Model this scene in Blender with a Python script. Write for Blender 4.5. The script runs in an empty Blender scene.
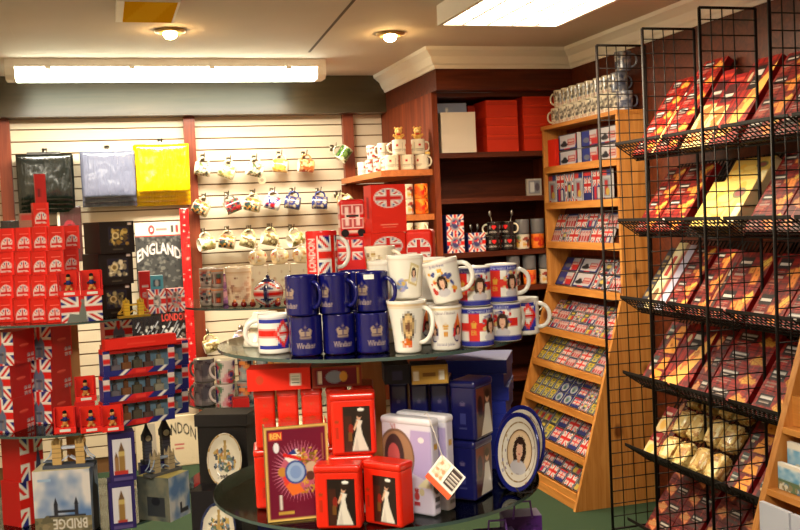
import bpy, math, random
import numpy as np
from math import sin, cos, pi, radians as R, atan2, sqrt
from mathutils import Vector, Matrix
random.seed(7); rng = np.random.default_rng(7)
SC = bpy.context.scene; COL = SC.collection

# ------------------------------------------------------------------ camera
F = 1000.0; CAMZ = 1.55
PSI = math.atan(297 / F); PIT = math.atan(49 / F); ROL = 0.044
_f0 = Vector((sin(PSI), cos(PSI), 0)); _r0 = Vector((cos(PSI), -sin(PSI), 0)); _z = Vector((0, 0, 1))
CF = (_f0 * cos(PIT) - _z * sin(PIT)).normalized(); _u0 = (_z * cos(PIT) + _f0 * sin(PIT)).normalized()
CR = _r0 * cos(ROL) - _u0 * sin(ROL); CU = _r0 * sin(ROL) + _u0 * cos(ROL)
CAM = Vector((0, 0, CAMZ))
def ray(px, py): return CF + CR * ((px - 400) / F) + CU * ((265 - py) / F)
def onz(px, py, z):
    r = ray(px, py); return CAM + r * ((z - CAMZ) / r.z)
def onx(px, py, x):
    r = ray(px, py); return CAM + r * (x / r.x)
def ony(px, py, y):
    r = ray(px, py); return CAM + r * (y / r.y)
def col_at(px, d, z):
    """point at height z seen in picture column px at ground distance d"""
    py = 220.0
    for _ in range(4):
        r = ray(px, py); h = sqrt(r.x * r.x + r.y * r.y); k = d / (r.x * _f0.x + r.y * _f0.y)
        zz = CAMZ + r.z * k
        p = CAM + r * k
        py += (zz - z) / k * F
    return Vector((p.x, p.y, z))
def az(p): return atan2(-p[0], p[1])
cd = bpy.data.cameras.new('camera'); cd.lens = F / 800 * 36; cd.sensor_width = 36; cd.clip_start = .05
co = bpy.data.objects.new('camera', cd); COL.objects.link(co)
M3 = Matrix((CR, CU, -CF)).transposed()
co.matrix_world = Matrix.Translation(CAM) @ M3.to_4x4(); SC.camera = co

# ------------------------------------------------------------------ materials
def lin(c):
    c = np.asarray(c, float) / 255.0
    return np.where(c <= .04045, c / 12.92, ((c + .055) / 1.055) ** 2.4)
def newmat(n):
    m = bpy.data.materials.new(n); m.use_nodes = True
    nt = m.node_tree; b = nt.nodes['Principled BSDF']; return m, nt, b
def print_mat(n, rough, spec=.5, coat=0, bump=0, bscale=40, metal=0, stretch=None):
    m, nt, b = newmat(n)
    a = nt.nodes.new('ShaderNodeAttribute'); a.attribute_name = 'Col'
    nt.links.new(a.outputs['Color'], b.inputs['Base Color'])
    b.inputs['Roughness'].default_value = rough; b.inputs['Specular IOR Level'].default_value = spec
    b.inputs['Coat Weight'].default_value = coat; b.inputs['Coat Roughness'].default_value = .12
    b.inputs['Metallic'].default_value = metal
    if bump:
        tc = nt.nodes.new('ShaderNodeTexCoord')
        t = nt.nodes.new('ShaderNodeTexNoise'); t.inputs['Scale'].default_value = bscale; t.inputs['Detail'].default_value = 4
        t.inputs['Distortion'].default_value = .8
        bp = nt.nodes.new('ShaderNodeBump'); bp.inputs['Strength'].default_value = bump; bp.inputs['Distance'].default_value = .01
        mp = nt.nodes.new('ShaderNodeMapping'); mp.inputs['Scale'].default_value = stretch or (1, 1, 1); nt.links.new(tc.outputs['Object'], mp.inputs['Vector']); nt.links.new(mp.outputs['Vector'], t.inputs['Vector']); nt.links.new(t.outputs['Fac'], bp.inputs['Height']); nt.links.new(bp.outputs['Normal'], b.inputs['Normal'])
    return m
CARD = print_mat('printed_card', .5, .3)
MATTE = print_mat('matte_card', .7, .3)
TIN = print_mat('enamelled_tin', .28, .5, .3)
CERA = print_mat('glazed_ceramic', .12, .5, .2)
CLOTH = print_mat('cloth', .85, .2, bump=.2, bscale=60)
PLAST = print_mat('creased_plastic_bag', .14, .6, .8, bump=1.0, bscale=26, stretch=(1.3, 1, .22))
BAG = print_mat('cellophane', .38, .5, .5, bump=.5, bscale=70)
METAL = print_mat('polished_metal', .3, .5, metal=.9)
SIGNM = print_mat('yellow_plastic', .9, .0)
BLKW = print_mat('black_wire', .6, .2)
def wood(n, c1, c2, rough, axis=2, scale=9, coat=.1, knots=False):
    m, nt, b = newmat(n)
    tc = nt.nodes.new('ShaderNodeTexCoord'); mp = nt.nodes.new('ShaderNodeMapping')
    s = [scale * 2.2] * 3; s[axis] = scale * .16; mp.inputs['Scale'].default_value = s
    no = nt.nodes.new('ShaderNodeTexNoise'); no.inputs['Scale'].default_value = 1.6; no.inputs['Detail'].default_value = 6; no.inputs['Distortion'].default_value = 1.2
    cr = nt.nodes.new('ShaderNodeValToRGB')
    cr.color_ramp.elements[0].position = .3; cr.color_ramp.elements[1].position = .72
    cr.color_ramp.elements[0].color = (*lin(c1), 1); cr.color_ramp.elements[1].color = (*lin(c2), 1)
    nt.links.new(tc.outputs['Object'], mp.inputs['Vector']); nt.links.new(mp.outputs['Vector'], no.inputs['Vector'])
    nt.links.new(no.outputs['Fac'], cr.inputs['Fac'])
    out = cr.outputs['Color']
    if knots:
        v = nt.nodes.new('ShaderNodeTexVoronoi'); v.inputs['Scale'].default_value = 6
        mp2 = nt.nodes.new('ShaderNodeMapping'); s2 = [1.0] * 3; s2[axis] = .7; mp2.inputs['Scale'].default_value = s2
        nt.links.new(tc.outputs['Object'], mp2.inputs['Vector']); nt.links.new(mp2.outputs['Vector'], v.inputs['Vector'])
        r2 = nt.nodes.new('ShaderNodeValToRGB'); r2.color_ramp.elements[0].position = .1; r2.color_ramp.elements[1].position = .2
        r2.color_ramp.elements[0].color = (*lin((105, 48, 18)), 1); r2.color_ramp.elements[1].color = (1, 1, 1, 1)
        mx = nt.nodes.new('ShaderNodeMixRGB'); mx.blend_type = 'MULTIPLY'; mx.inputs['Fac'].default_value = .8
        nt.links.new(v.outputs['Distance'], r2.inputs['Fac']); nt.links.new(out, mx.inputs['Color1']); nt.links.new(r2.outputs['Color'], mx.inputs['Color2']); out = mx.outputs['Color']
    nt.links.new(out, b.inputs['Base Color']); b.inputs['Roughness'].default_value = rough; b.inputs['Specular IOR Level'].default_value = .25; b.inputs['Coat Weight'].default_value = coat; b.inputs['Coat Roughness'].default_value = .25
    return m
PINE = wood('pine', (168, 104, 44), (204, 142, 74), .45, 2, 9, .2, True)
PINEY = wood('pine_shelf', (176, 108, 44), (208, 142, 70), .45, 1, 9, .2)
DARK = wood('dark_mahogany', (90, 32, 11), (132, 58, 24), .6, 2, 8, 0)
DARKX = wood('dark_mahogany_beam', (66, 25, 11), (98, 42, 20), .48, 0, 8, 0)
BEAMW = wood('glossy_dark_beam', (50, 40, 22), (68, 52, 32), .3, 0, 6, .45)
REDW = wood('reddish_pilaster_wood', (110, 48, 30), (140, 66, 40), .4, 2, 8, .2)
POLE = wood('beech_pole', (186, 128, 74), (206, 150, 92), .5, 2, 9, .1)
SHELFW = wood('corner_shelf_wood', (158, 88, 44), (188, 110, 58), .4, 1, 9, .2)
def plain(n, c, rough=.6, noise=0, nscale=6, spec=.4):
    m, nt, b = newmat(n); b.inputs['Roughness'].default_value = rough; b.inputs['Specular IOR Level'].default_value = spec
    if noise:
        no = nt.nodes.new('ShaderNodeTexNoise'); no.inputs['Scale'].default_value = nscale; no.inputs['Detail'].default_value = 5
        cr = nt.nodes.new('ShaderNodeValToRGB')
        cr.color_ramp.elements[0].color = (*lin(np.array(c) * (1 - noise)), 1); cr.color_ramp.elements[1].color = (*lin(np.minimum(255, np.array(c) * (1 + noise))), 1)
        tc = nt.nodes.new('ShaderNodeTexCoord'); nt.links.new(tc.outputs['Object'], no.inputs['Vector'])
        nt.links.new(no.outputs['Fac'], cr.inputs['Fac']); nt.links.new(cr.outputs['Color'], b.inputs['Base Color'])
    else: b.inputs['Base Color'].default_value = (*lin(c), 1)
    return m
SLAT = plain('cream_slatwall', (212, 194, 168), .55, .02)
GROOVE = plain('slatwall_groove', (112, 78, 46), .6)
CEIL = plain('painted_ceiling', (214, 200, 188), .85, .03, 3)
CROWN = plain('white_moulding', (240, 234, 230), .5)
FLOORM = plain('green_carpet', (34, 54, 32), .95, .25, 160)
DIM = plain('beige_wall', (200, 180, 150), .8)
SEAM = plain('ceiling_seam', (96, 80, 70), .9)
def emit(n, c, s):
    m, nt, b = newmat(n); b.inputs['Base Color'].default_value = (*lin(c), 1)
    b.inputs['Emission Color'].default_value = (*lin(c), 1); b.inputs['Emission Strength'].default_value = s; return m
TUBE = emit('lit_diffuser', (250, 255, 224), 13)
PANEL = emit('lit_louvre', (255, 240, 205), 11)
BULB = emit('lit_bulb', (255, 206, 130), 140)
def glassmat(n, tint, refl=.12):
    m = bpy.data.materials.new(n); m.use_nodes = True; nt = m.node_tree; nt.nodes.clear()
    o = nt.nodes.new('ShaderNodeOutputMaterial'); t = nt.nodes.new('ShaderNodeBsdfTransparent'); t.inputs['Color'].default_value = (*tint, 1)
    g = nt.nodes.new('ShaderNodeBsdfGlossy'); g.inputs['Roughness'].default_value = .05; g.inputs['Color'].default_value = (.9, .95, .92, 1)
    lw = nt.nodes.new('ShaderNodeLayerWeight'); lw.inputs['Blend'].default_value = refl
    mx = nt.nodes.new('ShaderNodeMixShader'); nt.links.new(lw.outputs['Fresnel'], mx.inputs['Fac']); nt.links.new(t.outputs[0], mx.inputs[1]); nt.links.new(g.outputs[0], mx.inputs[2]); nt.links.new(mx.outputs[0], o.inputs['Surface'])
    return m
GLASS = glassmat('shelf_glass', (.80, .86, .83), .25)
GEDGE = plain('glass_edge', (66, 84, 80), .15, spec=.6)
CLEAR = glassmat('clear_plastic', (.93, .94, .94), .2)

# ------------------------------------------------------------------ canvas: printed artwork as face colours
_tc = {}
def tri_text(s):
    if s not in _tc:
        cu = bpy.data.curves.new('t', 'FONT'); cu.body = s; cu.size = 1; cu.resolution_u = 2; cu.offset = .012
        o = bpy.data.objects.new('t', cu); me = bpy.data.meshes.new_from_object(o)
        me.calc_loop_triangles(); v = np.array([x.co[:2] for x in me.vertices]); t = [tuple(x.vertices) for x in me.loop_triangles]
        _tc[s] = (v, t); bpy.data.objects.remove(o); bpy.data.curves.remove(cu); bpy.data.meshes.remove(me)
    return _tc[s]
class Cv:
    def __init__(s, nx, ny, bg, asp, ss=3):
        s.nx, s.ny, s.ss, s.asp = nx, ny, ss, asp
        s.a = np.empty((ny * ss, nx * ss, 3)); s.a[:] = bg
        x = (np.arange(nx * ss) + .5) / (nx * ss); y = (np.arange(ny * ss) + .5) / (ny * ss)
        s.X, s.Y = np.meshgrid(x, y)
    def rect(s, x0, y0, x1, y1, c): s.a[(s.X >= x0) & (s.X < x1) & (s.Y >= y0) & (s.Y < y1)] = c
    def ell(s, cx, cy, rx, ry, c): s.a[((s.X - cx) / rx) ** 2 + ((s.Y - cy) / ry) ** 2 < 1] = c
    def ring(s, cx, cy, rx, ry, w, c):
        q = np.sqrt(((s.X - cx) / rx) ** 2 + ((s.Y - cy) / ry) ** 2); s.a[(q < 1) & (q > 1 - w)] = c
    def poly(s, pts, c):
        X, Y = s.X, s.Y; m = np.zeros(X.shape, bool); n = len(pts)
        for i in range(n):
            x0, y0 = pts[i]; x1, y1 = pts[(i + 1) % n]
            if y0 == y1: continue
            k = ((Y >= min(y0, y1)) & (Y < max(y0, y1))) & (X < x0 + (Y - y0) * (x1 - x0) / (y1 - y0)); m ^= k
        s.a[m] = c
    def line(s, x0, y0, x1, y1, w, c):
        dx, dy = x1 - x0, y1 - y0; l = dx * dx + dy * dy + 1e-12
        t = np.clip(((s.X - x0) * dx + (s.Y - y0) * dy) / l, 0, 1)
        s.a[np.hypot((s.X - x0 - t * dx), (s.Y - y0 - t * dy)) < w] = c
    def text(s, t, cx, cy, h, c, w=None, arc=0, rot=0):
        v, tr = tri_text(t)
        if not len(v): return
        lo, hi = v.min(0), v.max(0); W = (hi[0] - lo[0]); k = h / .7
        p = (v - [(lo[0] + hi[0]) / 2, .35]) * k
        if w: p[:, 0] *= w * s.asp / (W * k)
        if arc: p[:, 1] += arc * (1 - (p[:, 0] / (abs(p[:, 0]).max() + 1e-9)) ** 2)
        if rot: p = p @ np.array([[cos(rot), sin(rot)], [-sin(rot), cos(rot)]])
        p[:, 0] = p[:, 0] / s.asp + cx; p[:, 1] += cy
        for a, b, d in tr:
            A, B, D = p[a], p[b], p[d]
            x0, x1 = min(A[0], B[0], D[0]), max(A[0], B[0], D[0]); y0, y1 = min(A[1], B[1], D[1]), max(A[1], B[1], D[1])
            H, Wd = s.X.shape
            i0, i1 = max(0, int(y0 * H)), min(H, int(y1 * H) + 2); j0, j1 = max(0, int(x0 * Wd)), min(Wd, int(x1 * Wd) + 2)
            if i0 >= i1 or j0 >= j1: continue
            X, Y = s.X[i0:i1, j0:j1], s.Y[i0:i1, j0:j1]
            e = lambda P, Q: (Q[0] - P[0]) * (Y - P[1]) - (Q[1] - P[1]) * (X - P[0])
            e1, e2, e3 = e(A, B), e(B, D), e(D, A)
            m = ((e1 >= 0) & (e2 >= 0) & (e3 >= 0)) | ((e1 <= 0) & (e2 <= 0) & (e3 <= 0))
            s.a[i0:i1, j0:j1][m] = c
    def uj(s, x0, y0, x1, y1, mask=None):
        p = (s.X - x0) / (x1 - x0); q = (s.Y - y0) / (y1 - y0)
        ins = (p >= 0) & (p < 1) & (q >= 0) & (q < 1)
        if mask is not None: ins &= mask
        o = s.a; o[ins] = BLU
        d1, d2 = abs(p - q) , abs(p + q - 1)
        o[ins & ((d1 < .16) | (d2 < .16))] = WHT
        o[ins & ((d1 < .055) | (d2 < .055))] = RED
        o[ins & ((abs(p - .5) < .13) | (abs(q - .5) < .19))] = WHT
        o[ins & ((abs(p - .5) < .075) | (abs(q - .5) < .11))] = RED
    def inell(s, cx, cy, rx, ry): return ((s.X - cx) / rx) ** 2 + ((s.Y - cy) / ry) ** 2 < 1
    def crown(s, cx, cy, w, h, c):
        P = lambda l: [(cx + a * w, cy + b * h) for a, b in l]
        s.rect(cx - .42 * w, cy - .5 * h, cx + .42 * w, cy - .3 * h, c)
        s.poly(P([(-.5, .12), (-.38, -.28), (.38, -.28), (.5, .12), (.3, .3), (.1, .1), (0, .3), (-.1, .1), (-.3, .3)]), c)
        s.ell(cx, cy + .38 * h, .09 * w, .1 * h, c)
    def portrait(s, cx, cy, w, h, bg=None):
        if bg is not None: s.ell(cx, cy, w * .62, h * .62, bg)
        s.ell(cx, cy + .06 * h, w * .4, h * .42, (54, 36, 30)); s.ell(cx, cy - .38 * h, w * .5, h * .2, (196, 190, 196)); s.rect(cx - .09 * w, cy - .25 * h, cx + .09 * w, cy, (206, 156, 128))
        s.ell(cx, cy + .08 * h, w * .2, h * .25, (226, 178, 150)); s.ell(cx, cy + .34 * h, w * .24, h * .1, (54, 36, 30)); s.rect(cx - .07 * w, cy - .03 * h, cx + .07 * w, cy, (190, 110, 96))
    def noise(s, n, pal, r, x0=0, y0=0, x1=1, y1=1):
        for _ in range(n):
            k = pal[rng.integers(len(pal))]; s.ell(x0 + rng.random() * (x1 - x0), y0 + rng.random() * (y1 - y0), r * (.5 + rng.random()), r * (.5 + rng.random()) * s.asp, k)
    def clouds(s, lo, hi, n=4, seed=1, thr=.5, soft=.25, y0=0):
        g = np.random.default_rng(seed); v = 0; amp = 1; tot = 0
        for o in range(3):
            k = n * 2 ** o; G = g.random((k + 2, k + 2)); fx, fy = s.X * k, s.Y * k; i, j = fx.astype(int), fy.astype(int); a, b = fx - i, fy - j; a, b = a * a * (3 - 2 * a), b * b * (3 - 2 * b)
            v = v + amp * (G[j, i] * (1 - a) * (1 - b) + G[j, i + 1] * a * (1 - b) + G[j + 1, i] * (1 - a) * b + G[j + 1, i + 1] * a * b); tot += amp; amp *= .5
        t = np.clip((v / tot - thr) / soft + .5, 0, 1)[..., None]; m = s.Y >= y0
        s.a[m] = (np.array(lo) * (1 - t) + np.array(hi) * t)[m]
    def out(s):
        ny, nx, ss = s.ny, s.nx, s.ss
        return lin(s.a).reshape(ny, ss, nx, ss, 3).mean((1, 3))
WHT = (232, 227, 219); RED = (210, 26, 20); BLU = (30, 36, 120); BLK = (20, 16, 18); GLD = (196, 152, 60); NAVY = (18, 20, 88); CRM = (240, 228, 204)
BRED = (222, 36, 14); MAR = (112, 14, 40); ORG = (238, 150, 50); YEL = (246, 206, 80)
def raster(art, nx, ny, bg, asp):
    c = Cv(nx, ny, bg, asp)
    if art: art(c)
    return c.out()

# ------------------------------------------------------------------ meshes
def mesh_from(name, V, Fc, C, smooth=False, mat=None):
    me = bpy.data.meshes.new(name); me.from_pydata([tuple(v) for v in V], [], Fc)
    at = me.attributes.new('Col', 'FLOAT_COLOR', 'FACE')
    c4 = np.ones((len(Fc), 4), np.float32); c4[:, :3] = C; at.data.foreach_set('color', c4.ravel())
    if smooth: me.polygons.foreach_set('use_smooth', np.ones(len(Fc), bool))
    if mat: me.materials.append(mat)
    me.update(); return me
class MB:
    """collects faces with one colour each; welds equal corners"""
    def __init__(s): s.V = []; s.F = []; s.C = []; s.k = {}
    def v(s, p):
        q = (round(p[0], 5), round(p[1], 5), round(p[2], 5))
        if q not in s.k: s.k[q] = len(s.V); s.V.append(q)
        return s.k[q]
    def face(s, pts, c):
        ix = [s.v(p) for p in pts]
        if len(set(ix)) < 3: return
        if len(set(ix)) < len(ix):
            jx = []
            for i in ix:
                if i not in jx: jx.append(i)
            ix = jx
        s.F.append(ix); s.C.append(c)
    def box(s, x0, y0, z0, x1, y1, z1, c):
        c = lin(c); p = [(x, y, z) for z in (z0, z1) for y in (y0, y1) for x in (x0, x1)]
        for f in ((0, 2, 3, 1), (4, 5, 7, 6), (0, 1, 5, 4), (2, 6, 7, 3), (0, 4, 6, 2), (1, 3, 7, 5)): s.face([p[i] for i in f], c)
    def prism(s, pts, z0, z1, c, m=None):
        """polygon (x,y) ccw extruded z0..z1, optional matrix"""
        c = lin(c); f = (lambda p: m @ Vector(p)) if m else (lambda p: p)
        a = [f((x, y, z0)) for x, y in pts]; b = [f((x, y, z1)) for x, y in pts]; n = len(pts)
        s.face(a[::-1], c); s.face(b, c)
        for i in range(n): s.face([a[i], a[(i + 1) % n], b[(i + 1) % n], b[i]], c)
    def tube(s, path, r, c, n=6, closed=False, ry=None):
        c = lin(c); path = [Vector(p) for p in path]; N = len(path); rings = []; pu = None
        for i, p in enumerate(path):
            t = (path[(i + 1) % N] - path[i - 1]) if closed else (path[min(i + 1, N - 1)] - path[max(i - 1, 0)])
            t.normalize()
            u = pu if pu is not None else (Vector((0, 0, 1)) if abs(t.z) < .9 else Vector((0, 1, 0)))
            u = (u - t * u.dot(t)).normalized(); pu = u; w = t.cross(u)
            rings.append([p + u * (r * cos(2 * pi * k / n)) + w * ((ry or r) * sin(2 * pi * k / n)) for k in range(n)])
        for i in range(N if closed else N - 1):
            A, B = rings[i], rings[(i + 1) % N]
            for k in range(n): s.face([A[k], A[(k + 1) % n], B[(k + 1) % n], B[k]], c)
        if not closed: s.face(rings[0][::-1], c); s.face(rings[-1], c)
    def lathe(s, prof, n, c, cap=True, m=None):
        """prof (r,z) outside going up; colour c, or one colour per profile step"""
        f = (lambda p: m @ Vector(p)) if m else (lambda p: p)
        rg = [[f((r * cos(2 * pi * k / n), r * sin(2 * pi * k / n), z)) for k in range(n)] for r, z in prof]
        for i in range(len(prof) - 1):
            cc = lin(c[i]) if isinstance(c, list) else lin(c)
            for k in range(n): s.face([rg[i][k], rg[i][(k + 1) % n], rg[i + 1][(k + 1) % n], rg[i + 1][k]], cc)
        if cap:
            c0 = lin(c[0]) if isinstance(c, list) else lin(c); c1 = lin(c[-1]) if isinstance(c, list) else lin(c)
            if prof[0][0] > 1e-4: s.face(rg[0][::-1], c0)
            if prof[-1][0] > 1e-4: s.face(rg[-1], c1)
    def ball(s, p, r, c, sx=1, sy=1, sz=1, n=10, m=4):
        pr = [(max(1e-6, sin(pi * i / m)), -cos(pi * i / m)) for i in range(m + 1)]
        M = Matrix.Translation(p) @ Matrix.Diagonal((r * sx, r * sy, r * sz, 1))
        s.lathe(pr, n, c, False, M)
    def mesh(s, name, mat=None, smooth=False): return mesh_from(name, s.V, s.F, np.array(s.C), smooth, mat)
_bc = {}
def box_mesh(key, w, d, h, bg, arts={}, cell=.004, rnd=0, mat=CARD):
    """box on z=0 centred in x,y; arts: side letter F B L R T -> drawing; front is -y"""
    if key in _bc: return _bc[key]
    mb = MB(); cnt = lambda L: max(1, int(round(L / cell)))
    for S in 'FBLRTD':
        art = arts.get(S); A, B = {'F': (w, h), 'B': (w, h), 'L': (d, h), 'R': (d, h), 'T': (w, d), 'D': (w, d)}[S]
        if art or rnd: nx, ny = cnt(A), cnt(B)
        else: nx = ny = 1
        c = raster(art, nx, ny, bg, A / B) if art else None; b0 = lin(bg)
        def P(u, v):
            x = (u - .5) * A; y = v * B
            if S == 'F': p = (x, -d / 2, y)
            elif S == 'B': p = (-x, d / 2, y)
            elif S == 'L': p = (-w / 2, -x, y)
            elif S == 'R': p = (w / 2, x, y)
            elif S == 'T': p = (x, y - d / 2, h)
            else: p = (x, d / 2 - y, 0)
            if rnd:
                p = Vector(p); q = Vector((min(max(p.x, -w / 2 + rnd), w / 2 - rnd), min(max(p.y, -d / 2 + rnd), d / 2 - rnd), min(max(p.z, rnd), h - rnd)))
                e = p - q
                if e.length > 1e-9: p = q + e.normalized() * rnd
            return p
        if rnd:   # denser grid lines close to the edges
            warp = lambda n, L: sorted(set([i / n for i in range(n + 1)] + [rnd * .3 / L, rnd / L, 1 - rnd / L, 1 - rnd * .3 / L]))
            us, vs = warp(nx, A), warp(ny, B)
        else: us, vs = [i / nx for i in range(nx + 1)], [j / ny for j in range(ny + 1)]
        for j in range(len(vs) - 1):
            for i in range(len(us) - 1):
                cc = c[min(ny - 1, int((vs[j] + vs[j + 1]) / 2 * ny)), min(nx - 1, int((us[i] + us[i + 1]) / 2 * nx))] if c is not None else b0
                mb.face([P(us[i], vs[j]), P(us[i + 1], vs[j]), P(us[i + 1], vs[j + 1]), P(us[i], vs[j + 1])], cc)
    _bc[key] = mb.mesh(key, mat, rnd > 0); return _bc[key]

# ------------------------------------------------------------------ objects
LABELS = {}
def tag(o, label, cat, group=None, kind=None):
    o['label'] = label; o['category'] = cat
    if group: o['group'] = group
    if kind: o['kind'] = kind
    LABELS.setdefault(label.lower(), []).append(o.name)
    return o
def ob(name, me, parent=None, loc=None, rz=0, mw=None):
    o = bpy.data.objects.new(name, me); COL.objects.link(o)
    if parent: o.parent = parent
    if loc is not None: o.location = loc
    if rz: o.rotation_euler = (0, 0, rz)
    if mw is not None: o.matrix_world = mw
    return o
def struct(name, me):
    o = ob(name, me); o['kind'] = 'structure'; return o
def setmat(me, mat):
    me.materials.clear(); me.materials.append(mat); return me
def bxm(name, boxes, mat, c=(200, 200, 200)):
    m = MB()
    for b in boxes: m.box(*b, c)
    return m.mesh(name, mat)
ORD = 'zeroth first second third fourth fifth sixth seventh eighth ninth tenth eleventh twelfth'.split()
def ordn(i, n):
    return ORD[i]
# ------------------------------------------------------------------ mugs and other turned ware
_mg = {}
def mug_meshes(key, rb, rt, h, bg, art=None, n=36, ny=14, inner=None, hc=None, hs=1.0, hr=.0055, curve=0):
    if key in _mg: return _mg[key]
    c = raster(art, n, ny, bg, 2 * pi * rb / h) if art else None
    mb = MB(); b = lin(bg); inn = lin(inner or bg); hcol = hc or bg
    rr = lambda t: rb + (rt - rb) * (t if not curve else t ** curve)
    def ring(r, z): return [(r * cos(2 * pi * k / n), r * sin(2 * pi * k / n), z) for k in range(n)]
    out = [ring(rb * .9, 0), ring(rb, .003)] + [ring(rr(j / ny), .003 + (h - .005) * j / ny) for j in range(1, ny + 1)]
    ins = [ring(rt - .001, h), ring(rt - .0035, h - .001), ring(rb - .004, .008)]
    mb.face(out[0][::-1], b)
    allr = out + ins
    for i in range(len(allr) - 1):
        for k in range(n):
            j = i - 1
            cc = c[j, k] if (c is not None and 0 <= j < ny) else (inn if i >= len(out) else b)
            mb.face([allr[i][k], allr[i][(k + 1) % n], allr[i + 1][(k + 1) % n], allr[i + 1][k]], cc)
    mb.face(ins[-1], inn)
    bm_ = mb.mesh(key + '_body', CERA, True)
    hb = MB(); zc = h * .52; hh = h * .32 * hs; w = .032 * hs
    pts = []
    for i in range(11):
        a = -pi / 2 + pi * i / 10
        z = zc + hh * sin(a); r = rr(z / h) - .002
        pts.append((r + w * cos(a) ** .8 if cos(a) > 1e-6 else r, 0, z))
    hb.tube(pts, hr, hcol, 8, ry=hr * .75)
    _mg[key] = (bm_, hb.mesh(key + '_handle', CERA, True)); return _mg[key]
def mug(spec, p, ang, label, group=None, name='mug', tilt=None, cat='mug'):
    """ang: handle direction in degrees seen from the camera, 0 = to the picture's right, 90 = away"""
    e = ob(name, None); e.empty_display_size = .02
    m = Matrix.Translation(p) @ Matrix.Rotation(az(p), 4, 'Z') @ (tilt or Matrix()) @ Matrix.Rotation(R(ang), 4, 'Z')
    e.matrix_world = m
    b, h = spec
    ob('body', b, e); ob('handle', h, e)
    return tag(e, label, cat, group)

# ------------------------------------------------------------------ the room
XW, YB, YS, YK, ZC = 2.72, 6.60, 5.42, 5.52, 2.49        # wall behind racks, slatwall, bulkhead face, bookcase face, ceiling
XR = 1.872                                                 # side panel of the bookcase, where the room steps back
XL, YF = -1.5, -1.6
ZB = 2.245                                                 # underside of the dark beam
struct('floor', bxm('floor', [(XL, YF, -.1, XW, YB, 0)], FLOORM))
struct('ceiling', bxm('ceiling', [(XL, YF, ZC, XW, YB + .1, ZC + .1)], CEIL))
struct('wall_left', bxm('wall_left', [(XL - .1, YF, 0, XL, YB + .1, ZC)], DIM))
struct('wall_right', bxm('wall_right', [(XW, YF, 0, XW + .1, YB + .1, ZC)], DARKX))
struct('wall_front', bxm('wall_front', [(XL, YF - .1, 0, XW, YF, ZC)], DIM))
# slatwall: cream boards with dark grooves between them
m = MB(); m.box(XL, YB + .012, 0, XR + .02, YB + .1, ZC, (110, 76, 44))
wb = m.mesh('wall_back', GROOVE); wb.materials.append(SLAT)
z = .1; mm = MB()
while z < ZB + .05:
    mm.prism([(XL, YB), (XR, YB), (XR, YB + .012), (XL, YB + .012)], z, z + .066, (236, 220, 186)); z += .0745
V0 = [tuple(v.co) for v in wb.vertices]; F0 = [tuple(p.vertices) for p in wb.polygons]
me = bpy.data.meshes.new('wall_back'); me.from_pydata(V0 + mm.V, [], F0 + [[i + len(V0) for i in f] for f in mm.F])
me.materials.append(GROOVE); me.materials.append(SLAT)
for i, p in enumerate(me.polygons): p.material_index = 0 if i < len(F0) else 1
struct('wall_back', me)
# dark beam over the slatwall, bulkhead over the bookcase, its return
struct('wall_beam', bxm('wall_beam', [(XL, YB - .14, ZB, XR, YB, ZC)], BEAMW))
struct('wall_bulkhead', bxm('wall_bulkhead', [(XR, YS, 2.255, XW, YK + .02, ZC)], DARKX))
struct('wall_bulkhead_return', bxm('wall_bulkhead_return', [(XR, YK + .02, 2.255, XR + .04, YB, ZC)], DARKX))
# pilasters between the slatwall panels
for i, px in enumerate((8, 193, 351)):
    p = ony(px, 200, YB - .03)
    struct('trim_%d' % (i + 1), bxm('trim', [(p.x - .035, YB - .05, 0, p.x + .035, YB, ZB)], REDW))
# white crown moulding: profile swept along bulkhead return, bulkhead and wall behind the racks
prof = [(0, -.115), (.01, -.115), (.016, -.097), (.026, -.088), (.042, -.05), (.07, -.026), (.079, -.02), (.083, 0), (0, 0)]
def crown(name, path, outs):
    m = MB(); rings = []
    for (x, y), (ox, oy) in zip(path, outs): rings.append([(x + ox * a, y + oy * a, ZC + b) for a, b in prof])
    for i in range(len(rings) - 1):
        for k in range(len(prof)): m.face([rings[i][k], rings[i + 1][k], rings[i + 1][(k + 1) % len(prof)], rings[i][(k + 1) % len(prof)]], lin((230, 220, 205)))
    m.face(rings[0], lin(CRM)); m.face(rings[-1][::-1], lin(CRM))
    struct(name, m.mesh(name, CROWN))
crown('trim_4', [(XR, YB - .14), (XR, YS), (XW, YS), (XW, YF)], [(-1, 0), (-1, -1), (-1, -1), (-1, 0)])
# ceiling board seams
m = MB(); a = onz(309, 52, ZC); b = onz(352, 2, ZC); dv = (b - a); n = Vector((-dv.y, dv.x, 0)).normalized() * .008; c = a + dv * 2.2
m.face([a - n - Vector((0, 0, .002)), a + n - Vector((0, 0, .002)), c + n - Vector((0, 0, .002)), c - n - Vector((0, 0, .002))], lin(BLK))
struct('trim_5', m.mesh('trim', SEAM))
for i, x in enumerate((-.35,)):
    struct('trim_6', bxm('trim', [(x, 1, ZC - .0015, x + .004, 5.2, ZC)], CEIL))

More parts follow.
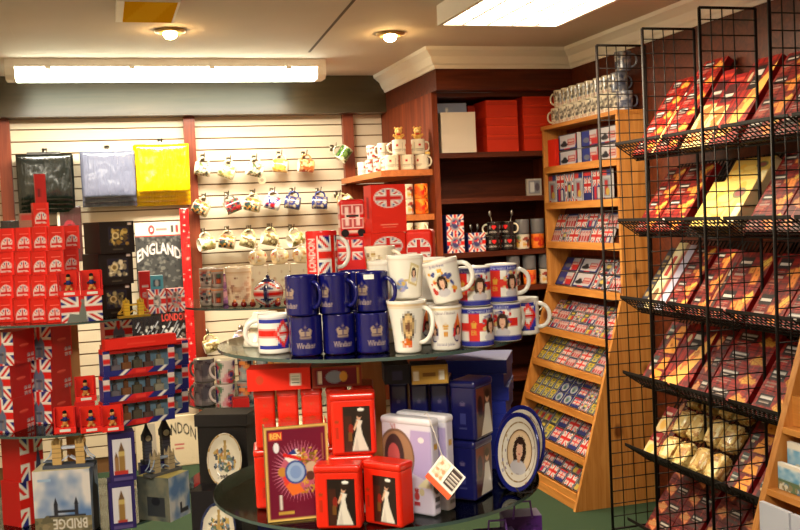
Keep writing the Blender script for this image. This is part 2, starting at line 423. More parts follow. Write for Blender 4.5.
# ------------------------------------------------------------------ lamps
def batten():
    a = onz(6, 62, ZC); b = onz(324, 60, ZC); y = (a.y + b.y) / 2; L = (b.x - a.x); xc = (a.x + b.x) / 2
    e = ob('fluorescent_batten', None, loc=(xc, y, ZC))
    tag(e, 'long white fluorescent batten with bright diffuser on the ceiling before the dark beam', 'ceiling light')
    ob('body', bxm('body', [(-L / 2, -.09, -.045, L / 2, .09, 0)], CROWN), e)
    m = MB(); pr = [(-.082, -.045), (-.075, -.09), (-.055, -.112), (.055, -.112), (.075, -.09), (.082, -.045)]
    M = Matrix(((0, 0, 1, 0), (1, 0, 0, 0), (0, 1, 0, 0), (0, 0, 0, 1)))
    m.prism(pr, -L / 2 + .05, L / 2 - .05, (255, 255, 240), M); ob('diffuser', m.mesh('diffuser', TUBE), e)
    for s in (-1, 1):
        m = MB(); m.prism([(a * 1.08, b) for a, b in pr], s * L / 2 - .05 * (s > 0), s * L / 2 + .05 * (s < 0), WHT, M); ob('end_cap', m.mesh('end_cap', CROWN), e)
    for k in range(4): ob('clip', bxm('clip', [(-.015, -.097, -.06, .015, -.07, -.02)], CROWN), e, loc=(-L / 2 + L * (k + .5) / 4, -.003, 0))
    return Vector((xc, y, ZC - .12)), L
bp, bL = batten()
# square louvre light
zb = 2.40; A = onz(437, 26, zb); B = onz(556, 27, zb); C = onz(620, 0, zb)
x0, x1, y1 = A.x, max(B.x, C.x) - .0, (A.y + B.y) / 2; y0 = y1 - .62
e = ob('louvre_ceiling_light', None, loc=((x0 + x1) / 2, (y0 + y1) / 2, ZC)); hw, hd = (x1 - x0) / 2, .31
tag(e, 'square white louvred ceiling light box glowing between bookcase and wire rack', 'ceiling light')
m = MB(); t = .02
for b in ((-hw, -hd, zb - ZC, hw, -hd + t, 0), (-hw, hd - t, zb - ZC, hw, hd, 0), (-hw, -hd + t, zb - ZC, -hw + t, hd - t, 0), (hw - t, -hd + t, zb - ZC, hw, hd - t, 0)): m.box(*b, WHT)
ob('frame', m.mesh('frame', CROWN), e)
ob('diffuser', bxm('diffuser', [(-hw + t, -hd + t, -.05, hw - t, hd - t, -.03)], PANEL), e)
m = MB()
for k in range(1, 5): xx = -hw + 2 * hw * k / 5; m.box(xx - .006, -hd + t, -.086, xx + .006, hd - t, -.055, WHT)
for k in range(1, 4): yy = -hd + 2 * hd * k / 4; m.box(-hw + t, yy - .006, -.084, hw - t, yy + .006, -.0555, WHT)
ob('louvre_lattice', m.mesh('louvre_lattice', CROWN), e)
lp = Vector(((x0 + x1) / 2, (y0 + y1) / 2, zb - .02))
DL = []
for i, (px, py) in enumerate(((170, 30), (390, 33))):
    p = onz(px, py, ZC); e = ob('ceiling_downlight', None, loc=p); DL.append(p)
    tag(e, ('recessed brass downlight beside the yellow ceiling sign', 'recessed brass downlight near the corner of the white moulding')[i], 'ceiling light', None)
    m = MB(); m.lathe([(.048, -.001), (.075, -.001), (.073, -.01), (.05, -.018), (.046, -.006)], 24, (190, 160, 110), False); ob('trim_ring', m.mesh('trim_ring', METAL, True), e)
    m = MB(); m.ball((0, 0, -.018), .034, (255, 230, 180), sz=.8, n=16, m=8); ob('bulb', m.mesh('bulb', BULB, True), e)
# yellow sign box on the ceiling
p = onz(147, 21, ZC - .03); e = ob('ceiling_sign', None, loc=(p.x, p.y - .12, ZC))
tag(e, 'small square yellow panel in a white frame on the ceiling', 'sign')
m = MB()
for b in ((-.135, -.3, -.035, -.105, .13, 0), (.105, -.3, -.035, .115, .13, 0), (-.105, .12, -.035, .105, .13, 0), (-.105, -.3, -.035, .105, -.29, 0)): m.box(*b, WHT)
ob('frame', m.mesh('frame', CROWN), e)
def ys(c):
    c.rect(0, 0, 1, 1, (238, 176, 20)); c.poly([(0, .0), (.6, 0), (.9, 1), (.4, 1)], (246, 190, 40))
ob('panel', box_mesh('cs', .209, .409, .03, (240, 180, 16), {'D': ys}, .01, mat=SIGNM), e, loc=(0, -.085, -.037))

def area(name, loc, sx, sy, power, c, rot=(0, 0, 0)):
    l = bpy.data.lights.new(name, 'AREA'); l.shape = 'RECTANGLE'; l.size = sx; l.size_y = sy; l.energy = power; l.color = c
    o = bpy.data.objects.new(name, l); COL.objects.link(o); o.location = loc; o.rotation_euler = rot; return o
WARM = (1, .82, .58)
area('batten_light', bp + Vector((0, 0, -.02)), bL, .12, 42, (1, .93, .78))
area('louvre_light', lp + Vector((0, 0, -.06)), x1 - x0, .6, 26, (1, .84, .6))
for i, p in enumerate(DL):
    l = bpy.data.lights.new('downlight', 'SPOT'); l.energy = 45; l.spot_size = R(110); l.spot_blend = .6; l.color = (1, .74, .42); l.shadow_soft_size = .04
    o = bpy.data.objects.new('downlight', l); COL.objects.link(o); o.location = p + Vector((0, 0, -.06))
# added fill panels on the ceiling, out of view, brightening the goods
for i, (x, y, w) in enumerate(((.0, .35, 46), (-.9, 1.9, 16))):
    e = ob('fill_panel', None, loc=(x, y, ZC)); tag(e, ('added fill light panel out of view above the shop aisle', 'added fill light panel out of view beside the wall')[i], 'ceiling light')
    ob('diffuser', bxm('diffuser', [(-.3, -.3, -.04, .3, .3, -.02)], PANEL), e); ob('frame', bxm('frame', [(-.33, -.33, -.02, .33, .33, 0)], CROWN), e)
    area('fill_panel_light', (x, y, ZC - .06), .6, .6, w, (1, .92, .78))
w = bpy.data.worlds.new('World'); SC.world = w; w.use_nodes = True
w.node_tree.nodes['Background'].inputs[0].default_value = (.9, .75, .55, 1); w.node_tree.nodes['Background'].inputs[1].default_value = .1
SC.view_settings.view_transform = 'Standard'; SC.view_settings.look = 'None'; SC.view_settings.gamma = 1; SC.view_settings.exposure = .62

# ------------------------------------------------------------------ bookcase
ZSH = []
for py in (153, 199, 254, 291): ZSH.append(ony(442, py, YK).z)
ZSH += [ZSH[-1] - .27, ZSH[-1] - .54, .12]
e = ob('bookcase', None, loc=(0, 0, 0)); tag(e, 'tall dark mahogany bookcase under the bulkhead and white moulding', 'bookcase')
ob('side_panel', bxm('side_panel', [(XR, YK, 0, XR + .035, YB - .3, 2.255)], DARK), e)
ob('side_panel', bxm('side_panel', [(XW - .035, YK, 0, XW - .002, YB - .3, 2.255)], DARK), e)
ob('back_panel', bxm('back_panel', [(XR + .035, YK + .42, 0, XW - .035, YK + .44, 2.255)], DARKX), e)
ob('top_panel', bxm('top_panel', [(XR + .035, YK + .021, 2.23, XW - .035, YK + .42, 2.2545)], DARKX), e)
for zz in ZSH: ob('shelf', bxm('shelf', [(XR + .035, YK + .005, zz - .03, XW - .035, YK + .42, zz)], DARKX), e)
# side wall panel that carries the corner shelves
struct('wall_return', bxm('wall_return', [(XR + .001, YB - .3, 0, XR + .035, YB - .001, 2.255)], DARK))
# corner shelf unit
ZCS = []
for py in (169, 214, 238): ZCS.append(ony(425, py, YK).z - .0)
e = ob('corner_shelf_unit', None); tag(e, 'small wooden corner shelves carrying mugs on the side of the bookcase', 'shelf')
XC0 = 1.56
for zz in ZCS + [ZCS[-1] - .25, ZCS[-1] - .5]:
    ob('shelf', bxm('shelf', [(XC0, YK + .03, zz - .035, XR - .001, YB - .055, zz)], SHELFW), e)
ob('back_panel', bxm('back_panel', [(XC0, YB - .055, .3, XR - .001, YB - .051, ZCS[0] - .04)], DARK), e)

# ------------------------------------------------------------------ round display stands
Z1, Z2, Z3 = 1.233, .850, .495
def stand(c, r1, r2, label):
    e = ob('display_stand', None, loc=(c.x, c.y, 0)); tag(e, label, 'display stand')
    ob('pole', bxm('pole', [(-.033, -.033, .03, .033, .033, Z1 - .008)], POLE), e).rotation_euler = (0, 0, az(c))
    m = MB(); m.lathe([(.28, 0), (.28, .02), (.26, .03), (.02, .03)], 40, (90, 60, 40)); ob('base', m.mesh('base', DARK, False), e)
    for z, r in ((Z1, r1), (Z2, r2), (Z3, r2)):
        m = MB(); n = 72
        a = [(r * cos(2 * pi * k / n), r * sin(2 * pi * k / n)) for k in range(n)]
        m.face([(x, y, z) for x, y in a], lin(WHT)); m.face([(x, y, z - .008) for x, y in a][::-1], lin(WHT))
        for k in range(n): m.face([(*a[k], z - .008), (*a[(k + 1) % n], z - .008), (*a[(k + 1) % n], z), (*a[k], z)], lin(WHT))
        me = m.mesh('glass_shelf', GLASS); me.materials.append(GEDGE)
        for i, p in enumerate(me.polygons):
            if i > 1: p.material_index = 1
        ob('glass_shelf', me, e)
S1 = col_at(391, 2.64, 0); S2 = col_at(87, 3.8, 0); S3 = col_at(291, 4.1, 0)
stand(S1, .40, .43, 'round glass display stand with wooden pole carrying the navy crown mugs')
stand(S2, .40, .40, 'round glass display stand carrying red gift boxes and black figurine boxes')
stand(S3, .40, .40, 'round glass display stand carrying white teapots behind the navy mugs')
def seat(px, d, z): return col_at(px, d, z) + Vector((0, 0, .0008))
# ================================================================== front display stand, upper glass
def windsor(c, cs=(.25, .75)):
    for cx in cs:
        c.crown(cx, .6, .13, .34, (150, 128, 112)); c.rect(cx - .045, .46, cx + .045, .5, (90, 70, 80)); c.rect(cx - .04, .62, cx + .04, .66, (70, 58, 90)); c.line(cx, .5, cx, .8, .006, (60, 50, 96))
        c.text('Windsor', cx, .25, .15, (156, 138, 134), .19)
BLUEM = mug_meshes('windsor', .0385, .0385, .094, (14, 16, 88), windsor, 100, 34, inner=(20, 22, 90))
BLUEB = mug_meshes('windsorb', .0385, .0385, .094, (14, 16, 88), lambda c: windsor(c, (.5,)), 100, 34, inner=(20, 22, 90))
def at1(px, d, z=Z1): return seat(px, d, z)
MG = 'navy crown mugs on the front display stand'
hm = .0945
blue = [(307, 2.345, 0, 88, 'navy crown mug, bottom row, next to the white union flag mug'),
        (340, 2.35, 0, 104, 'navy crown mug, middle of the bottom row of three'),
        (373.5, 2.345, 0, 106, 'navy crown mug, bottom row, next to the flared white mug'),
        (303, 2.335, 1, -52, 'navy crown mug stacked in upper row above the white union flag mug side'),
        (336, 2.345, 1, -44, 'navy crown mug stacked in the middle of the upper row, handle turned out'),
        (373, 2.36, 1, -38, 'navy crown mug stacked in upper row with a small white price sticker'),
        (356, 2.45, 0, 90, 'navy crown mug tucked behind the bottom row of three'),
        (355, 2.45, 1, 130, 'navy crown mug half hidden behind the upper row')]
for px, d, k, a, lb in blue:
    e = mug(BLUEB if 80 < a < 110 else BLUEM, at1(px, d, Z1 + k * hm), a, lb, MG)
    if 'sticker' in lb:
        m = MB()
        for i in range(3):
            a0, a1 = R(-72 + 12 * i - 8 + 0), R(-60 + 12 * i - 8 + 0)
            r = .0392; m.face([(r * cos(a0), r * sin(a0), .078), (r * cos(a1), r * sin(a1), .078), (r * cos(a1), r * sin(a1), .089), (r * cos(a0), r * sin(a0), .089)], lin(WHT))
        ob('price_sticker', m.mesh('price_sticker', MATTE), e)
def ujmug(c):
    for cx in (.25, .75):
        c.rect(cx - .17, .1, cx + .17, .2, (40, 50, 150)); c.rect(cx - .17, .8, cx + .17, .92, (40, 50, 150))
        c.rect(cx - .2, .42, cx + .02, .64, RED); c.poly([(cx + .03, .2), (cx + .2, .9), (cx + .2, .2)], (40, 60, 170)); c.poly([(cx + .0, .5), (cx + .1, .9), (cx + .2, .55), (cx + .1, .12)], (230, 60, 50))
        c.poly([(cx + .04, .5), (cx + .1, .75), (cx + .16, .53), (cx + .1, .27)], WHT); c.rect(cx + .06, .46, cx + .2, .56, RED)
UJM = mug_meshes('union', .039, .039, .094, WHT, ujmug, 52, 20)
mug(UJM, at1(275, 2.41), 178, 'white mug with union flag print, handle turned away from the navy mugs', None)
# white royal mugs
def flare(c):
    for cx in (.25, .75):
        c.rect(0, .9, 1, .94, (216, 176, 110)); c.ell(cx + .1, .5, .07, .3, (70, 60, 60)); c.ell(cx + .1, .52, .05, .24, (226, 190, 130)); c.ell(cx + .1, .5, .03, .12, (120, 80, 60)); c.noise(20, [(220, 90, 30), (200, 120, 40)], .018, cx + .02, .12, cx + .12, .26)
FLM = mug_meshes('flared', .031, .047, .122, (234, 228, 218), flare, 44, 22, hs=1.05, curve=1.5)
def corona(c, cs=(.25, .75)):
    c.rect(0, .92, 1, .97, (224, 200, 150))
    for cx in cs:
        c.text('Queen Elizabeth', cx, .86, .07, (140, 120, 130), .2)
        c.crown(cx, .55, .06, .16, (214, 160, 60)); c.rect(cx - .02, .3, cx + .02, .42, (214, 150, 70)); c.text('Diamond Jubilee', cx, .12, .07, (120, 110, 150), .2)
        for s in (-1, 1):
            x = cx + s * .13
            c.ell(x, .42, .055, .26, (60, 50, 100)); c.poly([(x - .05, .5), (x, .85), (x + .05, .5)], (222, 120, 50)); c.poly([(x - .06, .3), (x - .01, .7), (x + .0, .3)], (200, 40, 50)); c.portrait(x + .01, .4, .09, .34)
CRMB = mug_meshes('jubileeb', .034, .041, .104, (232, 227, 219), lambda c: corona(c, (.5,)), 96, 34)
CRM_ = mug_meshes('jubilee', .034, .041, .104, (232, 227, 219), corona, 96, 34)
def port(c):
    c.rect(0, .9, 1, .95, (210, 196, 190)); 
    for cx in (.25, .75):
        c.poly([(cx - .1, .55), (cx + .0, .72), (cx + .1, .55), (cx, .15)], (216, 206, 170)); c.noise(30, [(70, 80, 140), (200, 60, 50), (226, 160, 60)], .02, cx - .12, .2, cx + .13, .75); c.portrait(cx, .42, .13, .5); c.crown(cx, .8, .05, .12, (222, 170, 60)); c.text('Jubilee', cx - .02, .9, .06, (90, 90, 140), .14)
PTM = mug_meshes('portrait', .034, .042, .1, (232, 226, 216), port, 96, 34)
def stamp(c):
    c.rect(0, .9, 1, .94, (220, 206, 190))
    for cx in (.1, .54):
        c.poly([(cx - .02, .35), (cx + .07, .25), (cx + .1, .75), (cx + .01, .85)], (200, 180, 130)); c.poly([(cx - .005, .4), (cx + .065, .32), (cx + .085, .7), (cx + .02, .78)], (236, 226, 196)); c.portrait(cx + .04, .56, .06, .34)
        c.ell(cx - .08, .3, .05, .16, (150, 150, 190)); c.noise(14, [(120, 140, 190), (200, 170, 90)], .02, cx - .14, .15, cx - .03, .45)
STM = mug_meshes('stamp', .036, .044, .102, (230, 224, 212), stamp, 96, 34)
def cross(c, cs=(.25, .75)):
    for cx in cs:
        c.rect(cx - .25, .39, cx + .25, .62, (214, 44, 38)); c.rect(cx - .15, .14, cx - .04, .86, (214, 44, 38)); c.crown(cx - .095, .58, .055, .2, (214, 160, 60)); c.text('ER', cx - .095, .36, .13, (214, 160, 60), .05)
        c.noise(30, [(200, 40, 40), (40, 50, 130), (220, 190, 120), (150, 140, 160)], .018, cx + .0, .4, cx + .17, .86); c.portrait(cx + .085, .46, .15, .62)
    for a, b in ((0, .14), (.86, .99)): c.rect(0, a, 1, b, (44, 52, 150))
    for cx in cs: c.text('Diamond Jubilee', cx, .925, .06, (190, 196, 226), .3)
XMB = mug_meshes('crossb', .0395, .0395, .094, (232, 227, 219), lambda c: cross(c, (.5,)), 96, 34)
XM = mug_meshes('cross', .0395, .0395, .094, (232, 227, 219), cross, 96, 34)
RG = 'white royal souvenir mugs on the front display stand'
mug(FLM, at1(408.5, 2.315), -32, 'flared white latte mug with gold rim and small round badge, bottom row', RG)
mug(CRMB, at1(446, 2.335), 92, 'white commemorative mug with flags on both edges, bottom row beside red cross mugs', RG)
mug(XMB, at1(478, 2.37), 113, 'red cross mug, bottom row, showing a gold crown on the cross', RG)
mug(XMB, at1(506, 2.45), 49, 'red cross and portrait mug, bottom row at the glass edge', RG)
mug(XMB, at1(475, 2.385, Z1 + .0945), 80, 'red cross and portrait mug, upper row, handle hidden', RG)
mug(XM, at1(502, 2.455, Z1 + .0945), 12, 'red cross and portrait mug, upper row, handle out over the glass edge', RG)
mug(STM, at1(406.5, 2.36, Z1 + .1225), 90, 'white mug with a small stamp portrait, standing on the flared mug', RG)
mug(PTM, at1(449, 2.32, Z1 + .1125), -8, 'tilted white portrait mug with large handle, stacked on the commemorative mug with flags', RG, tilt=Matrix.Rotation(R(-11), 4, 'Y'))
mug(CRM_, at1(424, 2.46), 60, 'white commemorative mug behind the flared mug, carrying another', RG)
mug(PTM, at1(461, 2.49), 100, 'white portrait mug in the second row behind the commemorative mug', RG)
mug(CRM_, at1(431, 2.49, Z1 + .1055), 60, 'white commemorative mug with gold crown, highest in the pile of white mugs', RG)
mug(STM, at1(384, 2.52), 90, 'white stamp mug behind the navy mugs', RG)
mug(STM, at1(386, 2.53, Z1 + .1035), -30, 'white stamp mug stacked behind the navy mugs', RG)
mug(UJM, at1(524.5, 2.56), -20, 'union flag mug behind the red cross mugs at the glass edge', RG)
# bowls and plates behind
def bowl(p, r, h, label, up=False, group='white bowls on the front stand'):
    m = MB(); pr = [(.03, 0), (r * .6, h * .25), (r * .9, h * .7), (r, h), (r - .004, h), (r * .86, h * .7), (r * .56, h * .28), (.001, .006)]
    m.lathe(pr, 32, (240, 232, 214), True, None if up else Matrix.Translation((0, 0, h)) @ Matrix.Rotation(pi, 4, 'X'))
    o = ob('bowl', m.mesh('bowl', CERA, True), loc=p, rz=az(p)); return tag(o, label, 'bowl', group)
bowl(at1(262, 2.57), .05, .05, 'small white bowl upside down behind the white union flag mug')
bowl(at1(266, 2.57, Z1 + .0505), .06, .035, 'shallow white dish upside down on the small bowl behind union flag mug')
bowl(at1(331, 2.68), .07, .09, 'large white bowl upside down behind the navy mugs, lower')
bowl(at1(331, 2.68, Z1 + .0905), .07, .07, 'large white bowl upside down carrying the tall red mug')
bowl(at1(381, 2.735), .062, .085, 'plain white bowl upside down beside the tall red gift box')
bowl(at1(381, 2.735, Z1 + .0855), .062, .06, 'white bowl upside down on another below the red gift box', False)
def lonmug(c):
    for cx in (.25, .75):
        c.rect(cx - .2, .0, cx + .2, 1, (226, 34, 34)); c.rect(cx - .2, .02, cx + .2, .06, WHT)
        c.uj(cx - .02, .06, cx + .3, .9); c.rect(cx - .025, .06, cx - .015, .9, WHT)
        c.text('LONDON', cx - .1, .48, .085 * 2.1, WHT, .34, rot=pi / 2)
LOM = mug_meshes('lonmug', .042, .042, .125, (222, 30, 34), lonmug, 60, 34, inner=(230, 60, 50), hc=WHT)
mug(LOM, at1(323, 2.68, Z1 + .161), -6, 'tall red mug with vertical lettering and union flag, on an upturned bowl', None)
def wcup(c):
    for cx in (.25, .75): c.noise(40, [(200, 170, 90), (170, 130, 90), (120, 100, 80)], .02, cx - .12, .15, cx + .12, .8)
WCM = mug_meshes('wcup', .036, .043, .09, CRM, wcup, 40, 16)
mug(WCM, at1(381, 2.735, Z1 + .147), -35, 'cream cup with gilt pattern leaning by the tall red gift boxes', None)
# red gift boxes with flag ovals
def redtall(c):
    c.ell(.5, .72, .42, .2, WHT); c.uj(.1, .53, .9, .91, c.inell(.5, .72, .39, .18)); c.rect(.25, .16, .75, .18, (250, 150, 120)); c.rect(.3, .1, .7, .115, (250, 150, 120))
for k in range(3):
    p = at1(386, 2.86, Z1 + k * .1355)
    tag(ob('gift_box', box_mesh('redtall', .1, .09, .135, BRED, {'F': redtall, 'L': lambda c: c.rect(.35, .3, .65, .75, (150, 20, 20))}, .0035), loc=p, rz=az(p) + R(14)),
        'red gift box with union flag oval, ' + ('bottom of the tall stack of three', 'middle of the tall stack of three', 'topmost of the tall stack of three')[k], 'gift box', 'red gift boxes with flag ovals')
def redarch(c):
    c.ell(.5, .35, .45, .38, WHT); c.uj(.06, .0, .94, .75, c.inell(.5, .35, .42, .35)); c.rect(0, 0, 1, .12, BRED)
for k in range(3):
    p = at1(421, 2.86, Z1 + k * .092)
    tag(ob('gift_box', box_mesh('redarch', .08, .07, .0915, BRED, {'F': redarch}, .0035, .012), loc=p, rz=az(p) - R(8)),
        'rounded red gift box with flag arch, ' + ('bottom of the short stack', 'middle of the short stack', 'topmost of the short stack')[k], 'gift box', 'red gift boxes with flag ovals')
for k in range(2):
    p = at1(352, 2.93, Z1 + k * .131)
    tag(ob('gift_box', box_mesh('redflag', .085, .07, .13, (200, 26, 26), {'F': lambda c: c.uj(.1, .5, .9, .95)}, .0035), loc=p, rz=az(p)),
        'red box with small flag under the bus shaped tin, ' + ('lower one', 'upper one')[k], 'gift box', 'red gift boxes with flag ovals')
def busfront(c):
    c.rect(.06, .6, .94, .86, (240, 220, 210)); c.rect(.48, .6, .52, .86, BRED); c.rect(.06, .22, .94, .5, (240, 220, 210)); c.rect(.48, .22, .52, .5, BRED)
    for x in (.1, .54): c.rect(x, .62, x + .36, .84, (180, 60, 60)); c.rect(x, .25, x + .36, .47, (190, 70, 70)); c.rect(x + .1, .3, x + .25, .8, (240, 220, 210))
    c.rect(.25, .53, .75, .58, BLK); c.rect(.3, .1, .7, .17, (240, 220, 200)); c.ell(.15, .13, .06, .03, YEL); c.ell(.85, .13, .06, .03, YEL)
p = at1(352, 2.93, Z1 + .2625); e = ob('bus_tin', None, loc=p, rz=az(p) + R(8)); tag(e, 'red double-decker bus shaped tin standing on red flag boxes', 'tin')
ob('body', box_mesh('bus', .072, .06, .108, (206, 24, 26), {'F': busfront, 'L': lambda c: [c.rect(.1, .62, .9, .84, (220, 190, 180)), c.rect(.1, .25, .9, .47, (220, 190, 180))]}, .003, .008, TIN), e)
for s in (-1, 1):
    m = MB(); m.lathe([(.011, -.006), (.011, .006)], 14, BLK, True, Matrix.Translation((s * .024, -.03, .011)) @ Matrix.Rotation(pi / 2, 4, 'X')); ob('wheel', m.mesh('wheel', MATTE), e)

# ================================================================== front display stand, lower glass
def bride(c):
    c.rect(.0, .0, 1, 1, (30, 18, 16)); c.rect(0, 0, .3, .8, (60, 26, 18)); c.ell(.26, .5, .1, .12, (130, 30, 20)); c.rect(.15, .22, .3, .42, (110, 70, 30))
    c.poly([(.28, 0), (.95, 0), (.72, .35), (.66, .56), (.74, .68), (.5, .72), (.5, .5), (.4, .3)], (216, 208, 196)); c.ell(.6, .8, .1, .09, (206, 156, 126)); c.ell(.62, .85, .13, .09, (40, 26, 20)); c.line(.52, .66, .4, .5, .035, (214, 170, 140))
    c.poly([(.34, 0), (.5, .3), (.55, 0)], (196, 186, 176)); c.ell(.68, .94, .14, .035, WHT)
def tinfront(c):
    c.rect(.27, .06, .88, .86, (40, 10, 8))
    k = Cv(c.nx, c.ny, (0, 0, 0), c.asp); bride(k)
    ys, xs = np.where((c.X >= .3) & (c.X < .85) & (c.Y >= .08) & (c.Y < .84))
    H, W = c.X.shape
    sx = ((c.X[ys, xs] - .3) / .55 * (W - 1)).astype(int); sy = ((c.Y[ys, xs] - .08) / .76 * (H - 1)).astype(int)
    c.a[ys, xs] = k.a[sy, sx]
    c.crown(.13, .6, .1, .07, (150, 60, 20)); c.rect(.1, .3, .16, .5, (180, 40, 20))
def tin(px, d, z, rz, w, dp, h, c, key, label, group, front=tinfront, side=None, lid=True):
    p = seat(px, d, z); e = ob('biscuit_tin', None, loc=p, rz=az(p) + R(rz)); tag(e, label, 'tin', group)
    arts = {'F': front} if front else {}
    if side: arts['L'] = side; arts['R'] = side
    ob('body', box_mesh(key, w, dp, h - .012, c, arts, .0024, .008, TIN), e)
    ob('lid', box_mesh(key + 'lid', w + .003, dp + .003, .02, tuple(x * .95 for x in c), {}, .01, .007, TIN), e, loc=(0, 0, h - .02))
    return e
TR = 'red photo tins on the lower glass of the front stand'
th = .146
tin(341, 2.25, Z2, -10, .104, .055, th, BRED, 'rtin', 'red biscuit tin with bride photo, front row beside the maroon game box', TR)
tin(390, 2.255, Z2, -36, .100, .055, th, BRED, 'rtin', 'red biscuit tin with bride photo, front row beside the lavender tins', TR)
tin(354, 2.335, Z2, -2, .104, .055, th, BRED, 'rtin', 'red biscuit tin with bride photo, under another behind the front row', TR)
tin(355, 2.335, Z2 + th + .0008, -2, .108, .055, th, BRED, 'rtin', 'red biscuit tin with bride photo, raised on a tin behind front row', TR)
def spine(c): c.crown(.5, .55, .3, .08, (180, 70, 20)); c.rect(.35, .2, .65, .4, (196, 40, 24)); c.text('VI', .5, .8, .06, (190, 90, 60))
nm = ['beside the maroon box edge', 'second from the maroon box edge', 'third from the maroon box edge', 'fourth from the maroon box edge', 'fifth, beside the wooden pole']
for i, px in enumerate((267, 290, 314, 339, 365)):
    for k in range(2):
        tin(px, 2.46 if i < 4 else 2.46, Z2 + k * (th + .0008), -1, .05, .105, th, BRED, 'rsp', 'narrow red tin end-on, %s row, %s' % (('bottom', 'top')[k], nm[i]), 'narrow red tins in the back row of the lower glass', spine)
def lab(c): c.rect(.68, .2, .85, .75, WHT); c.rect(.7, .3, .83, .34, BLK); c.rect(.7, .45, .83, .5, BLK); c.rect(.7, .6, .83, .63, BLK); c.ell(.2, .5, .06, .2, (190, 60, 30))
z = Z2 + 2 * th + .002
p = seat(281, 2.43, z); tag(ob('gift_box', box_mesh('redlong', .152, .09, .052, BRED, {'F': lab, 'T': lambda c: c.rect(.8, 0, .82, 1, (140, 15, 15))}, .003), loc=p, rz=az(p) + R(-6)), 'long red box with white barcode label lying on the narrow red tins', 'gift box')
def mg(c): c.rect(0, 0, 1, 1, (150, 60, 40)); c.rect(.06, .1, .94, .9, MAR); c.rect(.12, .2, .2, .8, WHT); c.ell(.45, .5, .18, .3, (140, 160, 190)); c.ell(.63, .5, .08, .25, (220, 170, 70)); c.rect(.9, .1, .94, .9, GLD)
p = seat(336, 2.44, z); tag(ob('gift_box', box_mesh('maroonlong', .12, .09, .05, (120, 40, 24), {'F': mg, 'T': lambda c: c.rect(.0, .0, 1, .1, GLD)}, .003), loc=p, rz=az(p) + R(4)), 'maroon and gold box with small crest picture lying on the narrow red tins', 'gift box')
# maroon game box in clear sleeve
def game(c):
    c.rect(0, 0, 1, 1, (206, 170, 90)); c.rect(.035, .025, .965, .975, (106, 10, 42))
    cx, cy = .53, .52
    for k in range(48):
        a = 2 * pi * k / 48
        c.poly([(cx + .2 * cos(a - .05) * 1.2, cy + .2 * sin(a - .05) * .8), (cx + .46 * cos(a), cy + .34 * sin(a)), (cx + .2 * cos(a + .05) * 1.2, cy + .2 * sin(a + .05) * .8)], (206, 120, 150))
    c.ell(cx, cy, .3, .2, (188, 90, 110)); c.poly([(.3, .66), (.5, .76), (.62, .66), (.4, .6)], WHT); c.line(.3, .7, .6, .64, .02, RED); c.poly([(.34, .7), (.46, .76), (.5, .7)], (40, 50, 120))
    c.noise(110, [(206, 160, 60), (180, 120, 40), (120, 90, 30)], .02, .5, .28, .82, .76); c.poly([(.27, .4), (.45, .44), (.6, .3), (.4, .26)], (226, 110, 40)); c.poly([(.25, .5), (.33, .56), (.4, .42), (.3, .36)], (220, 60, 50)); c.ell(.26, .52, .07, .05, (190, 130, 50))
    c.ell(.47, .51, .17, .125, (50, 70, 140)); c.ell(.47, .51, .14, .105, (150, 176, 214)); c.ell(.47, .51, .09, .07, (120, 150, 200)); c.ell(.72, .55, .09, .06, (200, 170, 140)); c.ell(.7, .46, .07, .05, (90, 50, 40))
    c.rect(.07, .86, .28, .95, (200, 60, 40)); c.text('BEN', .175, .905, .06 , (240, 200, 90), .17)
    c.ell(.18, .78, .045, .055, (226, 220, 226)); c.rect(.2, .12, .24, .28, (210, 200, 190)); c.rect(.17, .07, .42, .1, (190, 150, 60)); c.rect(.9, .62, .92, .9, (150, 90, 60))
p = seat(299, 2.335, Z2); e = ob('board_game_box', None, loc=p, rz=az(p) + R(5)); tag(e, 'maroon box with gold border and starburst crest standing upright before red tins', 'game box')
ob('box', box_mesh('game', .148, .05, .222, (150, 110, 60), {'F': game}, .0023), e)
m = MB(); m.box(-.072, -.02, .2225, .074, .024, .232, WHT); ob('plastic_sleeve', m.mesh('plastic_sleeve', CLEAR), e)
# lavender tins
def lav(c):
    c.rect(0, 0, 1, 1, (206, 200, 222)); c.rect(.0, .86, 1, 1, (214, 210, 224)); c.poly([(.55, .45), (1, .35), (1, .9), (.6, .9)], (176, 160, 206))
    c.ell(.3, .6, .36, .3, (120, 90, 70)); c.ell(.3, .6, .33, .27, (160, 120, 90)); c.ell(.26, .6, .2, .24, (70, 50, 50)); c.ell(.25, .6, .12, .14, (200, 90, 90))
    c.text('VI', .25, .92, .06, (190, 130, 130)); c.ell(.8, .8, .06, .03, (230, 224, 226)); c.poly([(.7, .3), (.95, .3), (.9, .42)], (226, 220, 180)); c.ell(.78, .25, .05, .04, (200, 190, 150))
    c.rect(.62, .1, .74, .14, (180, 50, 60)); c.ell(.68, .2, .05, .045, (176, 60, 60)); c.crown(.68, .27, .09, .05, (170, 60, 60))
def lavside(c): c.ell(.5, .32, .4, .09, (60, 56, 70)); c.ell(.5, .34, .2, .05, (190, 190, 200)); c.rect(.2, .15, .8, .2, (90, 86, 100)); c.rect(.2, .08, .8, .12, (120, 116, 130)); c.rect(.3, .7, .7, .76, GLD)
for i, (px, d) in enumerate(((413, 2.335), (428, 2.375))):
    p = seat(px, d, Z2); e = ob('biscuit_tin', None, loc=p, rz=az(p) + R(-36)); tag(e, ('pale lavender tin with oval picture, in front, orange tag beside it', 'pale lavender tin directly behind the other lavender tin')[i], 'tin', 'lavender tins')
    ob('body', box_mesh('lav', .145, .034, .222, (206, 200, 220), {'F': lav, 'R': lavside}, .0026, .008, TIN), e)
    ob('lid', box_mesh('lavlid', .148, .037, .02, (222, 218, 226), {}, .01, .008, TIN), e, loc=(0, 0, .208))
